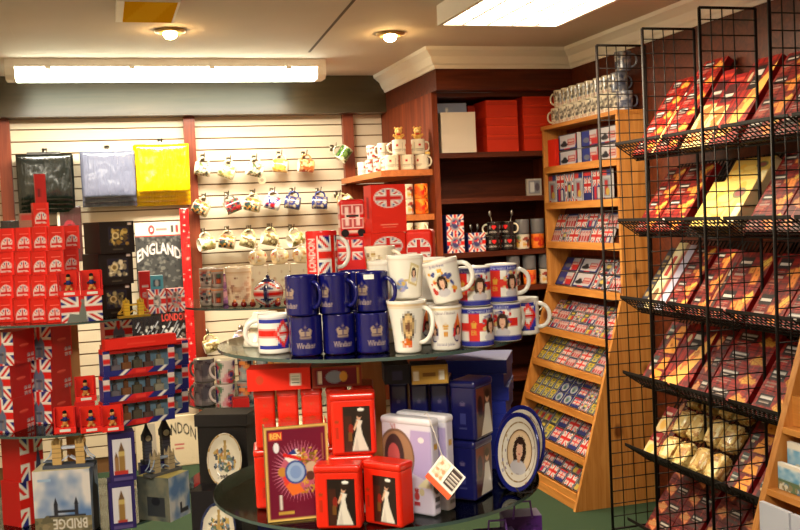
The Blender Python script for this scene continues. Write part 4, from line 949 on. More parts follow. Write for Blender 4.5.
def teapot(px, d, z, ang, s, body, art, label, group, lidc, fig=False, ry=1.0):
    p = seat(px, d, z); e = ob('teapot', None, loc=p, rz=az(p) + R(ang)); tag(e, label, 'teapot', group)
    key = 'tp%s' % label[:24]; pr = [(.55, 0), (.62, .04), (.86, .22), (1, .5), (.93, .78), (.72, .95), (.45, 1.02), (.42, 1.04)]
    n, ny = 40, 16; c = raster(art, n, ny, body, 2.9) if art else None
    zs = np.linspace(0, 1.03, ny + 1); rs = np.interp(zs, [b for a, b in pr], [a for a, b in pr]); m = MB()
    r, h = .05 * s, .075 * s
    rg = [[(rs[j] * r * cos(2 * pi * k / n), rs[j] * r * sin(2 * pi * k / n), zs[j] * h) for k in range(n)] for j in range(ny + 1)]
    m.face(rg[0][::-1], lin(body)); m.face(rg[-1], lin(body))
    for j in range(ny):
        for k in range(n): m.face([rg[j][k], rg[j][(k + 1) % n], rg[j + 1][(k + 1) % n], rg[j + 1][k]], c[j, k] if c is not None else lin(body))
    ob('body', m.mesh('body', CERA, True), e)
    m = MB(); m.tube([(r * .9, 0, h * .35), (r * 1.3, 0, h * .5), (r * 1.45, 0, h * .8), (r * 1.62, 0, h * .98)], .009 * s, lidc, 8); ob('spout', m.mesh('spout', CERA, True), e)
    m = MB(); m.tube([(-r * .85, 0, h * .8), (-r * 1.3, 0, h * .85), (-r * 1.5, 0, h * .55), (-r * 1.25, 0, h * .28), (-r * .9, 0, h * .25)], .006 * s, lidc, 8); ob('handle', m.mesh('handle', CERA, True), e)
    m = MB(); m.lathe([(r * .46, h * 1.03), (r * .4, h * 1.1), (r * .16, h * 1.17), (r * .1, h * 1.2)], 24, lidc); 
    l = ob('lid', m.mesh('lid', CERA, True), e)
    m = MB()
    if fig: m.ball((0, 0, h * 1.27), r * .2, lidc); m.ball((0, 0, h * 1.45), r * .15, (226, 200, 150)); m.ball((r * .12, 0, h * 1.56), r * .06, lidc, n=6)
    else: m.ball((0, 0, h * 1.25), r * .14, lidc)
    ob('lid_knob', m.mesh('lid_knob', CERA, True), l)
def ujpot(c):
    for q in (.25, .75):
        c.uj(q - .23, .0, q + .23, 1)
teapot(269, 3.80, Z1, 82, 1.16, (30, 34, 100), ujpot, 'round teapot painted with the union flag', None, (24, 26, 70))
def gilt(c): c.noise(50, [(226, 190, 120), (206, 160, 110), (200, 90, 70)], .025, 0, .3, 1, .8)
TPG = 'cream figurine teapots in a row'
rr = [(258, 4.08), (280, 4.12), (302, 4.13), (325, 4.13), (347, 4.1)]
for i, (px, d) in enumerate(rr):
    put('gift_box', box_mesh('wcarton', .082, .08, .14, (226, 212, 186), {'F': lambda c: c.noise(12, [(190, 150, 120), (206, 180, 150)], .06, .2, .2, .8, .8)}, .004), px, d, Z1, 3, 'cream carton raising a figurine teapot, %s from the patterned jug' % ORD[i + 1], 'gift box', 'cream cartons under teapots')
    teapot(px, d, Z1 + .141, 80, .78, (236, 220, 186), gilt, 'cream figurine teapot, %s in the row from the patterned jug' % ORD[i + 1], TPG, (238, 224, 196), True)
teapot(240, 4.2, Z1, 10, .9, (236, 220, 186), gilt, 'cream teapot low behind the patterned jug', None, (238, 224, 196), True)
mug(mug_meshes('plainw', .042, .044, .1, (226, 216, 200), lambda c: c.noise(14, [(120, 100, 90), (200, 150, 120)], .03, .6, .3, .85, .6), 40, 16), seat(297, 3.82, Z1), 70, 'cream mug with faint print beside the union flag teapot', None)
mug(_mg['plainw'], seat(322, 3.83, Z1), 70, 'cream mug with faint print half hidden behind the navy mugs', None)
for i in range(6):
    p = seat((235, 244, 253, 278, 287, 296)[i], (3.755, 3.74, 3.73, 3.72, 3.725, 3.73)[i], Z1); m = MB(); m.ball((0, 0, .012), .012, (120, 20, 20), sz=1, n=10, m=6); m.ball((0, -.006, .024), .007, (206, 120, 60), n=8)
    e = ob('bead_figure', m.mesh('bead_figure', CERA, True), loc=p); tag(e, 'tiny dark red figure at the glass rim, %s from the shot glasses' % ORD[i + 1], 'figurine', 'tiny dark red figures')
# lower glass of the middle stand
GM1 = mug_meshes('grey1', .04, .04, .09, (120, 112, 112), lambda c: c.noise(60, [(90, 86, 96), (160, 150, 150), (70, 60, 70)], .05), 32, 14, inner=CRM)
GM2 = mug_meshes('pinkuj', .036, .038, .09, (220, 206, 200), lambda c: [c.noise(60, [(206, 60, 70), (60, 60, 120), (220, 150, 160), (90, 130, 100)], .05), c.rect(.1, .2, .2, .8, (40, 40, 100)), c.rect(.7, .2, .8, .8, (40, 40, 100))], 32, 14, inner=CRM)
GM3 = shot('tumbler', glassv, .03, .034, .1, (150, 160, 160))
for k in range(2):
    mug(GM1, seat(205, 3.86, Z2 + k * .0908), 140, 'grey picture mug on the lower glass beside window boxes, %s' % ('lower', 'upper')[k], 'souvenir mugs on the lower glass')
    mug(GM2, seat(226, 3.80, Z2 + k * .0908), 150, 'pink and blue picture mug on the lower glass, %s of two' % ('lower', 'upper')[k], 'souvenir mugs on the lower glass')
    glass(GM3, 247, 3.78, Z2 + k * .1008, 0, 'printed clear tumbler near red long box, %s of two' % ('lower', 'upper')[k], 'printed tumblers')
    glass(GM3, 266, 3.74, Z2 + k * .1008, 70, 'printed clear tumbler half behind red tins, %s of two' % ('lower', 'upper')[k], 'printed tumblers')
put('gift_box', box_mesh('redsm', .06, .05, .05, (200, 30, 26), {}, .005), 241, 3.70, Z2, 5, 'small red carton on the lower glass before the tumblers', 'gift box')
# black plinth with plates
p = seat(240, 3.40, 0); e = ob('display_plinth', None, loc=(p.x, p.y, 0), rz=az(p) + R(-18)); tag(e, 'black stepped display plinth with picture plates leaning on it', 'plinth')
ob('body', bxm('body', [(-.085, -.06, 0, .085, .05, .87)], MATTE, (26, 22, 22)), e); ob('lid', bxm('lid', [(-.092, -.067, .87, .092, .057, .91)], MATTE, (34, 30, 30)), e)
ob('step', bxm('step', [(-.085, -.16, 0, .085, -.0605, .675)], MATTE, (26, 22, 26)), e); ob('step', bxm('step', [(-.085, -.27, 0, .085, -.1605, .47)], MATTE, (24, 22, 28)), e)
def lonp(c):
    c.rect(0, 0, 1, 1, (222, 214, 196)); c.ring(.5, .5, .49, .49, .04, (170, 130, 60)); c.noise(70, [(110, 130, 150), (170, 120, 60), (60, 70, 80), (190, 160, 90), (90, 110, 90)], .04, .22, .3, .78, .68); c.rect(.46, .5, .54, .86, (170, 140, 80)); c.text('London', .5, .2, .09, (60, 50, 50), .4)
M0 = e.matrix_world
def on_plinth(x, y, z): 
    b = Matrix.Translation((p.x, p.y, 0)) @ Matrix.Rotation(az(p) + R(-18), 4, 'Z'); return b @ Vector((x, y, z))
plate(on_plinth(.02, -.112, .6775), -12, 12, .058, .088, lonp, 'oval cream plate with coloured London view on the upper step', stand=True, rim=(200, 190, 170))
plate(on_plinth(.02, -.212, .4725), -12, 12, .058, .088, lambda c: [lonp(c), c.ring(.5, .5, .5, .5, .1, (40, 50, 90))], 'oval plate with blue rim and London view on lower step', stand=True, rim=(40, 50, 90))
put('shot_glass', shot('ujshot', lambda c: [c.uj(.1, .1, .4, .9), c.uj(.6, .1, .9, .9)], .024, .026, .07, (190, 190, 190)), 254, 3.28, .0, 0, 'x', 'x') if False else None
# navy box pile at the feet of the plinth
for k in range(3):
    put('gift_box', box_mesh('nvb', .12, .12, .2, (26, 28, 76), {}, .006), 281, 3.20, k * .2008, 8, 'plain navy box in the pile between plinth and front stand, %s' % ('bottom', 'middle', 'top')[k], 'gift box', 'plain navy boxes')
USH = shot('ujshot', lambda c: [c.uj(.1, .1, .4, .9), c.uj(.6, .1, .9, .9)], .026, .029, .075, (190, 190, 190))
p2 = seat(271, 3.2, .602); tag(ob('shot_glass', USH, loc=p2, rz=az(p2)), 'union flag shot glass standing on the plain navy boxes', 'shot glass')
# ================================================================== slatwall goods
YW = YB - .001
def hook(px, py, i, lab):
    """wire hook on the slatwall; returns the point a handle hangs from"""
    p = ony(px, py, YW - .10); p.y = YW
    m = MB(); m.box(-.012, -.006, -.012, .012, 0, .03, (150, 140, 120)); m.tube([(0, -.004, 0), (0, -.1, -.004), (0, -.125, .006), (0, -.145, .032)], .0032, (90, 76, 60), 6)
    return p, m
HK = None
def hung_mug(px, py, spec, tilt, face, label, group, i):
    global HK
    p, m = hook(px, py - 7, i, '')
    if HK is None: HK = m.mesh('wire', METAL, True)
    tag(ob('wall_hook', HK, loc=p), 'slatwall wire hook ' + label[label.index(', ') + 2:], 'hook', 'wire hooks on the slatwall')
    # handle up, rim to one side, tilted
    r = spec[2]; e = ob('hanging_mug', None)
    base = Matrix.Translation(p + Vector((0, -.105, -.0045))) @ Matrix.Rotation(R(face), 4, 'Z') @ Matrix.Rotation(R(tilt), 4, 'Y') @ Matrix.Rotation(R(-90), 4, 'Y')
    # in the mug's own frame +x is the handle: put the inside of the handle at the hook
    e.matrix_world = base @ Matrix.Translation((-(r + .0235), 0, -spec[3] * .52))
    b, h = spec[:2]; ob('body', b, e); ob('handle', h, e); tag(e, label, 'mug', group)
def pat(bg, pal, n=60, s=.05, band=None):
    def f(c):
        c.noise(n, pal, s, 0, .08, 1, .92)
        if band: c.rect(0, .3, 1, .7, band); c.noise(24, pal, s, 0, .3, 1, .7)
    return f
HM = {}
for k, bg, pal, band in (('bears', (232, 218, 188), [(120, 100, 70), (60, 60, 50), (90, 110, 70), (226, 206, 170)], None), ('green', (226, 216, 180), [(120, 130, 70), (170, 140, 80), (210, 190, 130)], None),
                         ('yellow', (236, 220, 180), [(226, 170, 60), (200, 120, 50), (240, 200, 90)], (236, 186, 80)), ('orange', (230, 160, 100), [(206, 100, 50), (236, 190, 130), (180, 70, 40)], None),
                         ('leaf', (220, 216, 180), [(60, 100, 40), (110, 140, 60), (40, 60, 40)], None), ('scene', (206, 190, 150), [(190, 80, 40), (60, 80, 60), (40, 50, 60), (226, 150, 60)], None),
                         ('dark', (120, 110, 100), [(60, 90, 60), (150, 30, 40), (40, 40, 50), (200, 60, 60)], None), ('flag', (200, 190, 200), [(40, 50, 130), (206, 40, 50), (236, 230, 226)], None),
                         ('blue', (60, 70, 130), [(206, 190, 160), (150, 130, 110), (40, 40, 90)], (50, 56, 116)), ('gold', (206, 190, 140), [(150, 116, 60), (110, 90, 60), (226, 210, 160)], None)):
    HM[k] = mug_meshes('h' + k, .043, .043, .1, bg, pat(bg, pal, 150, .035, band), 36, 16, inner=CRM) + (.043, .1)
row1 = [(204, 165, 'bears', 12), (230, 168, 'green', 22), (256, 166, 'bears', 14), (281, 162, 'yellow', 8), (306, 162, 'orange', 6), (335, 155, 'leaf', -55)]
row2 = [(205, 205, 'scene', 28), (228, 203, 'dark', -20), (254, 201, 'scene', 14), (274, 199, 'flag', 16), (294, 199, 'blue', 12), (320, 199, 'blue', 6), (339, 202, 'gold', -40)]
row3 = [(204, 240, 'green', -8), (228, 238, 'scene', 10), (250, 237, 'gold', 16), (271, 235, 'gold', 14), (293, 236, 'green', -12)]
row4 = [(208, 342, 'gold', -14), (242, 338, 'flag', 20)]
desc = dict(bears='cream mug with dark teddy pattern', green='cream mug with pale green leaves', yellow='cream mug with yellow band', orange='orange patterned mug', leaf='cream mug with dark green leaves', scene='mug with orange and green street scene', dark='dark mug with green and red picture', flag='mug with union flag pieces', blue='navy mug with a beige crest', gold='olive gold patterned mug')
for r, row, nm in ((1, row1, 'top row'), (2, row2, 'second row'), (3, row3, 'third row'), (4, row4, 'lowest row')):
    for i, (px, py, k, t) in enumerate(row): hung_mug(px, py, HM[k], t, random.uniform(-20, 20), 'hanging %s, slatwall %s, %s from red strip' % (desc[k], nm, ORD[i + 1]), 'mugs hung on the slatwall', i)
p = ony(262, 180, YW - .004); m = MB(); m.lathe([(.028, 0), (.028, .004)], 20, (240, 226, 190), True, Matrix.Rotation(pi / 2, 4, 'X')); m.lathe([(.012, .004), (.012, .005)], 12, (200, 180, 150), True, Matrix.Rotation(pi / 2, 4, 'X'))
tag(ob('hanging_badge', m.mesh('badge', CARD), loc=(p.x, YW, p.z)), 'small round cream badge fixed to slatwall between two rows of mugs', 'sign')
# bagged shirts hung in piles
def shirt_pile(px0, px1, py0, py1, col, name, n, tilt=0):
    a, b = ony(px0, py0, YW - .1), ony(px1, py1, YW - .1); w = b.x - a.x; xc = (a.x + b.x) / 2; ztop = (ony((px0 + px1) / 2, py0, YW - .1)).z; h = ztop - ony((px0 + px1) / 2, py1, YW - .1).z
    m = MB(); m.tube([(0, -.002, 0), (0, -.02, 0), (0, -.16, -.002), (0, -.175, .016)], .004, (80, 70, 60), 6); m.box(-.015, -.006, -.015, .015, 0, .03, (120, 110, 100))
    tag(ob('wall_hook', m.mesh('wire', METAL, True), loc=(xc, YW, ztop + .012)), 'wire hook holding the pile of %s' % name, 'hook', 'shirt hooks')
    for k in range(n):
        hh = h * (.86 + .14 * (k / max(1, n - 1)) if k else .86); y = YW - .15 + k * .031
        hh = h - (n - 1 - k) * .028
        e = ob('hanging_shirt', None, loc=(xc, y, ztop)); tag(e, 'folded %s in clear bag, %s on its hook' % (name.rstrip('s'), ('front one', 'second one behind', 'third one behind', 'rear one against the slatwall')[k]), 'shirt', 'bagged %s' % name)
        mb = MB(); N, K = 16, 14; ww = w / 2 * (1 + .015 * k); rr = np.random.default_rng(k + int(px0))
        bulge = lambda u, v: .0125 * (1 - (2 * u - 1) ** 4) * (1 - (2 * v - 1) ** 6) + .0025
        nz = rr.normal(0, .0012, (N + 1, K + 1))
        G = [[(ww * (2 * i / N - 1) * (1 - .02 * (1 - j / K)), -bulge(i / N, j / K) + nz[i, j] * (0 < i < N and 0 < j < K), -hh * (1 - j / K) - .004) for j in range(K + 1)] for i in range(N + 1)]
        H = [[(G[i][j][0], .010 if 0 < i < N and 0 < j < K else -.001, G[i][j][2]) for j in range(K + 1)] for i in range(N + 1)]
        for i in range(N):
            for j in range(K):
                mb.face([G[i][j], G[i + 1][j], G[i + 1][j + 1], G[i][j + 1]], lin(col)); mb.face([H[i][j], H[i][j + 1], H[i + 1][j + 1], H[i + 1][j]], lin(col))
        for i in range(N):
            mb.face([G[i][0], H[i][0], H[i + 1][0], G[i + 1][0]], lin(col)); mb.face([G[i][K], G[i + 1][K], H[i + 1][K], H[i][K]], lin(col))
        for j in range(K):
            mb.face([G[0][j], G[0][j + 1], H[0][j + 1], H[0][j]], lin(col)); mb.face([G[N][j], H[N][j], H[N][j + 1], G[N][j + 1]], lin(col))
        ob('shirt', mb.mesh('shirt', PLAST, True), e)
        hb = MB(); hb.box(-w * .3, -.006, -.006, w * .3, -.002, .009, (200, 196, 190) if col[0] > 60 else (60, 56, 56)); ob('bag_header', hb.mesh('bag_header', BAG), e)
shirt_pile(16, 75, 154, 213, (20, 24, 22), 'black shirts', 4)
shirt_pile(80, 137, 151, 206, (104, 106, 126), 'grey shirts', 3)
shirt_pile(134, 191, 144, 205, (246, 196, 10), 'yellow shirts', 4)
# England shirt and other hanging bags
def england(c):
    c.rect(0, 0, 1, 1, (62, 60, 58)); c.noise(160, [(40, 40, 40), (90, 88, 84), (110, 106, 98)], .03, 0, 0, 1, .8); c.rect(0, .8, 1, 1, (222, 212, 196)); c.rect(0, .79, 1, .81, (180, 60, 50))
    c.text('ENGLAND', .5, .5, .16, (236, 220, 214), .94, arc=.12); c.ell(.36, .89, .07, .07, (214, 50, 50)); c.ell(.36, .89, .03, .03, WHT); c.rect(.46, .87, .7, .91, (200, 120, 110)); c.rect(.78, .84, .84, .95, (60, 50, 50)); c.rect(.88, .84, .94, .95, (200, 50, 50))
def flatbag(px0, px1, py0, py1, art, bg, label, cat, key, mat=PLAST, dy=.05, cell=.006, group=None, name='hanging_shirt'):
    a, b = ony(px0, py0, YW - dy), ony(px1, py1, YW - dy); w = b.x - a.x; z1 = ony((px0 + px1) / 2, py0, YW - dy).z; z0 = ony((px0 + px1) / 2, py1, YW - dy).z
    tag(ob(name, box_mesh(key, w, .022, z1 - z0, bg, {'F': art} if art else {}, cell, .006, mat), loc=((a.x + b.x) / 2, YW - dy, z0)), label, cat, group)
flatbag(134, 184, 222, 290, england, (62, 60, 58), 'dark grey bagged England shirt hanging under the yellow shirts', 'shirt', 'eng', CARD)
flatbag(147, 190, 292, 306, lambda c: [c.rect(.1, .2, .5, .8, (60, 70, 110)), c.rect(.6, .1, .9, .9, (90, 90, 110))], (40, 40, 60), 'dark folded bag hanging directly under the England shirt', 'bag', 'dbag')
def blkbag(c):
    c.noise(40, [(200, 196, 190), (120, 116, 110)], .02, .1, .1, .9, .6)
    for k in range(26):
        x, y = rng.random() * .9, .1 + rng.random() * .5; c.line(x, y, x + .05, y + .16, .006, (176, 176, 182))
    c.text('LONDON', .75, .84, .2, (220, 70, 60), .4)
flatbag(126, 192, 312, 348, blkbag, (30, 28, 32), 'black glossy bagged shirt with red lettering behind the window boxes', 'shirt', 'bkb')
flatbag(179, 199, 208, 405, lambda c: c.noise(70, [(226, 180, 170), (160, 16, 20), (236, 60, 50)], .09), (200, 26, 30), 'long red hanging strip between shirts and slatwall mugs', 'hanging strip', 'strip', PLAST, .09, .008, name='hanging_strip')
flatbag(0, 40, 220, 330, None, (20, 18, 20), 'black bagged shirt hanging low behind the red gift boxes', 'shirt', 'bkb2')
flatbag(56, 84, 206, 262, lambda c: [c.rect(0, 0, 1, 1, (70, 40, 40)), c.ring(.5, .5, .3, .25, .3, (140, 40, 50)), c.rect(0, 0, .12, 1, (214, 200, 180))], (70, 40, 40), 'brown picture bag hanging between red boxes and black boxes', 'bag', 'pbag2')
def london(c):
    c.rect(0, 0, 1, 1, (216, 200, 172)); c.text('LONDON', .6, .6, .22, (36, 32, 36), .5, arc=.16); c.rect(.54, .42, .68, .45, (190, 90, 90)); c.rect(.55, .34, .67, .37, (190, 90, 90)); c.poly([(.1, 0), (.16, .9), (.28, .9), (.3, 0)], (170, 160, 150))
flatbag(134, 208, 416, 467, london, (216, 200, 172), 'white London shirt hung flat behind the tower statues', 'shirt', 'lon', CLOTH, .05)
for i, (px0, px1, py0, py1, c, lb) in enumerate(((0, 12, 340, 420, (120, 110, 106), 'grey bagged shirt hanging low beside the large flag boxes'), (198, 258, 474, 515, (40, 30, 30), 'dark bagged shirt hanging low behind the black plinth'))):
    flatbag(px0, px1, py0, py1, None, c, lb, 'shirt', 'lowb%d' % i)
# low wooden shelf under the London shirt
a, b = ony(150, 478, YW), ony(330, 478, YW)
e = tag(ob('wall_shelf', bxm('wall_shelf', [(a.x, YW - .3, a.z - .03, b.x, YW, a.z)], REDW)), 'reddish wooden wall shelf below the white London shirt', 'shelf')

# ================================================================== bookcase goods
def onshelf(px, z, y, rz=0): p = ony(px, 200, y); 
def bk(px, i, y, dz=.0008):
    """point on bookcase shelf i seen in column px (column measured at the shelf's own height)"""
    z = ZSH[i]; p = ony(px, 200, y)
    for _ in range(3):
        r = (p - CAM); k = r.dot(CF); sx = 400 + F * r.dot(CR) / k; q = 265 - F * (Vector((p.x, p.y, z)) - CAM).dot(CU) / k
        p = ony(px, q, y); 
    return Vector((p.x, y, z + dz))
def bput(name, me, px, i, y, dz, label, cat, group=None, rz=0): return tag(ob(name, me, loc=bk(px, i, y, .0008 + dz), rz=R(rz)), label, cat, group)
z = ZSH[0]
bput('storage_box', box_mesh('wsq', .21, .1, .235, (214, 202, 190), {}, .01), 457, 0, YK + .06, 0, 'plain white square box standing on the top bookcase shelf', 'box', None, -3)
bput('storage_box', box_mesh('gsq', .18, .12, .3, (146, 154, 178), {'F': lambda c: [c.poly([(.25, .86), (.32, .93), (.36, .86)], WHT), c.rect(.27, .8, .33, .87, WHT)]}, .008), 451, 0, YK + .185, 0, 'grey blue box behind the white square box', 'box', None, -3)
hs = [[.1, .055, .05, .1], [.1, .06, .055, .06, .05]]
for j, (px, w, y) in enumerate(((497, .2, YK + .12), (535, .225, YK + .12))):
    zz = 0
    for k, h in enumerate(hs[j]):
        bput('storage_box', box_mesh('rb%d%d' % (j, k), w, .2, h - .0012, (196, 44, 14), {'F': lambda c: [c.rect(0, .78, 1, .82, (120, 14, 8)), c.rect(0, .82, 1, 1, (208, 52, 16))]}, .01), px, 0, y, zz, 'red cardboard box on the top bookcase shelf, %s stack, %s up' % (('middle', 'wide far')[j], ORD[k + 1]), 'box', 'red cardboard boxes on the bookcase'); zz += h
zz = 0
for k, h in enumerate((.15, .145)):
    bput('storage_box', box_mesh('rbn%d' % k, .1, .18, h - .0012, (180, 38, 12), {}, .01), 472, 0, YK + .3, zz, 'narrow red cardboard box behind the white square box, %s one' % ('lower', 'upper')[k], 'box', 'red cardboard boxes on the bookcase'); zz += h
bput('photo_card', box_mesh('pcard', .095, .02, .1, (170, 160, 150), {'F': lambda c: [c.rect(.1, .1, .9, .9, (120, 120, 130)), c.rect(.2, .2, .5, .8, (190, 190, 190)), c.ell(.7, .5, .15, .25, (80, 70, 80))]}, .006), 534, 1, YK + .06, 0, 'small grey picture card alone on the second bookcase shelf', 'card')
def ujp(c): c.uj(0, 0, 1, 1); c.ell(.5, .5, .3, .34, (150, 140, 150)); c.ell(.5, .5, .2, .24, (60, 60, 110)); c.noise(14, [(206, 60, 60), (230, 220, 220), (40, 40, 100)], .07)
for j, px in enumerate((454, 475)):
    for k in range(2 - j):
        bput('gift_box', box_mesh('ujp', .108, .08, .112, (40, 44, 110), {'F': ujp}, .0055), px, 2, YK + .07 + .01 * j, k * .1128, 'union flag mug box on third bookcase shelf, %s' % ('stack beside the stile, lower', 'stack beside the stile, upper')[k] if j == 0 else 'union flag mug box on third bookcase shelf beside the black mugs', 'gift box', 'union flag mug boxes')
def ilove(c):
    for cx in (.25, .5, .75):
        c.text('I', cx - .06, .64, .24, (226, 216, 210)); c.ell(cx + .015, .68, .032, .1, (226, 40, 44)); c.ell(cx + .055, .68, .032, .1, (226, 40, 44)); c.poly([(cx - .015, .65), (cx + .085, .65), (cx + .035, .45)], (226, 40, 44)); c.text('LONDON', cx, .28, .13, (200, 190, 186), .2)
ILM = mug_meshes('ilove', .042, .042, .085, (28, 24, 26), ilove, 48, 22, inner=CRM, hc=CRM)
GRY = mug_meshes('gry', .04, .042, .09, (110, 108, 112), None, 28, 6); COLM = {}
for k, bg, pal in (('multi', (206, 196, 180), [(60, 60, 60), (200, 150, 60), (150, 60, 50), (90, 120, 80)]), ('or', (230, 120, 40), [(240, 150, 50), (220, 80, 30), (200, 40, 30)]), ('pr', (150, 130, 120), [(200, 90, 50), (60, 60, 90), (150, 110, 150)]), ('face', (210, 200, 180), [(40, 36, 36), (70, 60, 60)])):
    COLM[k] = mug_meshes('b' + k, .04, .041, .088, bg, pat(bg, pal, 50, .05), 28, 12, inner=CRM)
def bmug(spec, px, i, y, dz, ang, label, group, name='mug'):
    return mug(spec, bk(px, i, y, .0008 + dz), ang, label, group, name)
IG = 'black heart mugs'
bmug(ILM, 493, 2, YK + .06, 0, 90, 'black I heart London mug, bottom one beside the flag boxes', IG)
bmug(ILM, 508.5, 2, YK + .06, 0, 90, 'black I heart London mug, bottom one beside the coloured mugs', IG)
bmug(ILM, 495, 2, YK + .07, .0858, 165, 'black I heart London mug, top one with handle out towards the stile', IG)
bmug(ILM, 509.5, 2, YK + .07, .0858, -40, 'black I heart London mug, top one with handle towards the pine rack', IG)
for i, (px, k, y) in enumerate(((475, 'multi', .17), (523, 'multi', .06), (538, 'or', .06))):
    bmug(COLM[k], px, 2, YK + y, 0, 90, ('patterned mug behind the flag mug boxes', 'mug with black and beige figures on the third bookcase shelf', 'orange mug on the third bookcase shelf next to pine rack')[i], 'mugs on the third bookcase shelf')
for i, (px, y) in enumerate(((523, .07), (538, .07))): bmug(GRY, px, 2, YK + y, .0888, 60, ('plain grey mug stacked on the figure mug', 'plain grey mug stacked on the orange mug')[i], 'mugs on the third bookcase shelf')
def spoon(px, i, y, dz, lean, label):
    p = bk(px, i, y, dz); m = MB(); m.tube([(0, 0, 0), (.012 * lean, 0, .07), (.02 * lean, 0, .11)], .003, (150, 146, 140), 6); m.ball((.024 * lean, 0, .127), .012, (160, 156, 150), sx=.8, sy=.35, sz=1.5, n=8, m=6)
    tag(ob('spoon', m.mesh('spoon', METAL, True), loc=p), label, 'spoon', 'spoons standing in mugs')
spoon(495, 2, YK + .07, .0858 + .01, -1, 'spoon standing in the black mug towards the stile'); spoon(509.5, 2, YK + .07, .0858 + .01, 1, 'spoon standing in the black mug towards the pine rack'); spoon(475, 2, YK + .17, .02, 1, 'spoon standing in patterned mug behind flag boxes'); spoon(474, 2, YK + .175, .02, -.6, 'second spoon in the patterned mug behind flag boxes')
G4 = 'mugs on the fourth bookcase shelf'
for i, (px, k) in enumerate(((530, 'or'), (546, 'multi'), (514, 'face'))):
    bmug(COLM[k], px, 3, YK + .06, 0, 60, ('orange mug on the fourth bookcase shelf', 'patterned mug on fourth bookcase shelf touching the pine rack', 'black and cream mug on the fourth bookcase shelf behind cross mugs')[i], G4)
    bmug(GRY, px, 3, YK + .065, .0888, 60, ('plain grey mug above the orange mug, fourth shelf', 'plain grey mug above the patterned mug, fourth shelf', 'plain grey mug above the black and cream mug, fourth shelf')[i], G4)
for k in range(2):
    bmug(COLM['face'], 532, 4, YK + .06, k * .0888, 20, 'cream mug with black marks on the fifth bookcase shelf, %s' % ('lower', 'upper')[k], 'mugs on the fifth bookcase shelf')
    bmug(COLM['face'], 515, 4, YK + .06, k * .0888, 140, 'cream mug with black marks behind the union flag mug, %s' % ('lower', 'upper')[k], 'mugs on the fifth bookcase shelf')

# ================================================================== corner shelf mugs
PATR = mug_meshes('patr', .039, .041, .088, (226, 206, 190), pat(0, [(190, 50, 40), (170, 30, 30), (230, 216, 200)], 80, .03), 36, 16, inner=CRM)
HRT = mug_meshes('hrt', .039, .041, .088, (224, 214, 196), lambda c: [[c.ell(q, .62, .03, .09, (190, 40, 50)), c.rect(q - .1, .3, q + .1, .36, (130, 120, 110)), c.rect(q - .07, .2, q + .07, .25, (150, 140, 130)), c.line(q - .12, .2, q - .12, .8, .006, (170, 160, 150))] for q in (.25, .5, .75)], 36, 16, inner=CRM)
def cs(px, i, y):
    z = ZCS[i]; px += 11; p = ony(px, 168, y)
    for _ in range(3):
        v = Vector((p.x, y, z)) - CAM; k = v.dot(CF); q = 265 - F * v.dot(CU) / k; p = ony(px, q, y)
    return Vector((p.x, y, z + .0008))
YC = YK + .08
MC = 'mugs on the top corner shelf'
lowm = [(381, YC + .01, HRT, 170), (396.5, YC, HRT, 85), (411.5, YC, HRT, -40), (377, YC + .16, HRT, 120), (369, YC + .34, PATR, 90), (361, YC + .48, PATR, 90), (353, YC + .62, HRT, 100), (398, YC + .13, HRT, 80)]
nmL = ['front edge by the shelf corner', 'middle of the front edge', 'front edge against bookcase stile, handle out', 'second one along the shelf side', 'red patterned, third along the side', 'red patterned, fourth along the side', 'last along the side by slatwall', 'behind the front edge']
for (px, y, s, a), n in zip(lowm, nmL): mug(s, cs(px, 0, y), a, 'mug on top corner shelf, bottom layer, %s' % n, MC)
upm = [(389, YC + .005, HRT, 165), (408, YC + .0, HRT, 15), (374, YC + .25, HRT, 150), (363, YC + .41, PATR, 120)]
nmU = ['with bear, over the corner', 'with bear, beside the stile', 'plain, along the shelf side', 'red patterned, along the shelf side']
def bear(p, label):
    e = ob('teddy_bear', None, loc=p, rz=az(p)); tag(e, label, 'teddy bear', 'small teddy bears')
    m = MB(); m.ball((0, 0, .018), .026, (216, 170, 90), sz=.8); m.ball((0, -.004, .05), .023, (222, 178, 100)); m.ball((0, -.024, .046), .009, (240, 214, 160), n=8)
    for s in (-1, 1): m.ball((s * .018, 0, .068), .008, (206, 150, 80), n=8); m.ball((s * .026, -.012, .024), .009, (210, 160, 86), n=8); m.ball((s * .009, -.021, .055), .0025, BLK, n=6)
    ob('body', m.mesh('body', CLOTH, True), e)
    m = MB(); m.box(-.012, -.026, .026, .012, -.02, .034, (190, 40, 40)); ob('bow', m.mesh('bow', CLOTH), e)
for (px, y, s, a), n in zip(upm, nmU):
    q = cs(px, 0, y); q.z += .0888; mug(s, q, a, 'mug on top corner shelf, upper layer, %s' % n, MC)
    if 'bear' in n: bear(q + Vector((0, 0, .0886)), 'small yellow teddy bear on the upper mug %s' % n.split('bear, ')[1])
for i, (px, y) in enumerate(((381, YC + .01), (399, YC), (417, YC))):
    q = cs(px, 0, y); q.z += .0886
    if i == 1: continue
    m = MB(); m.ball((0, 0, .004), .024, (226, 190, 110), sz=.6)
    tag(ob('teddy_bear', m.mesh('head', CLOTH, True), loc=q), 'yellow teddy head peeping from the bottom mug %s' % ('at the shelf corner', '', 'with the handle against the stile')[i], 'teddy bear', 'small teddy bears') if i == 2 else None
ms = [COLM['pr'], COLM['multi'], COLM['or'], COLM['face']]
for j in range(2):
    for i, (px, y) in enumerate(((365, YC + .3), (374, YC + .16), (381, YC), (396, YC), (411, YC))):
        q = cs(px, 1, y); q.z += j * .0888
        mug(ms[(i * 2 + j * 3 + (i == 3)) % 3], q, -62 if i == 4 else 100, 'picture mug on second corner shelf, %s layer, %s from the stile' % (('bottom', 'top')[j], ORD[5 - i]), 'mugs on the second corner shelf')
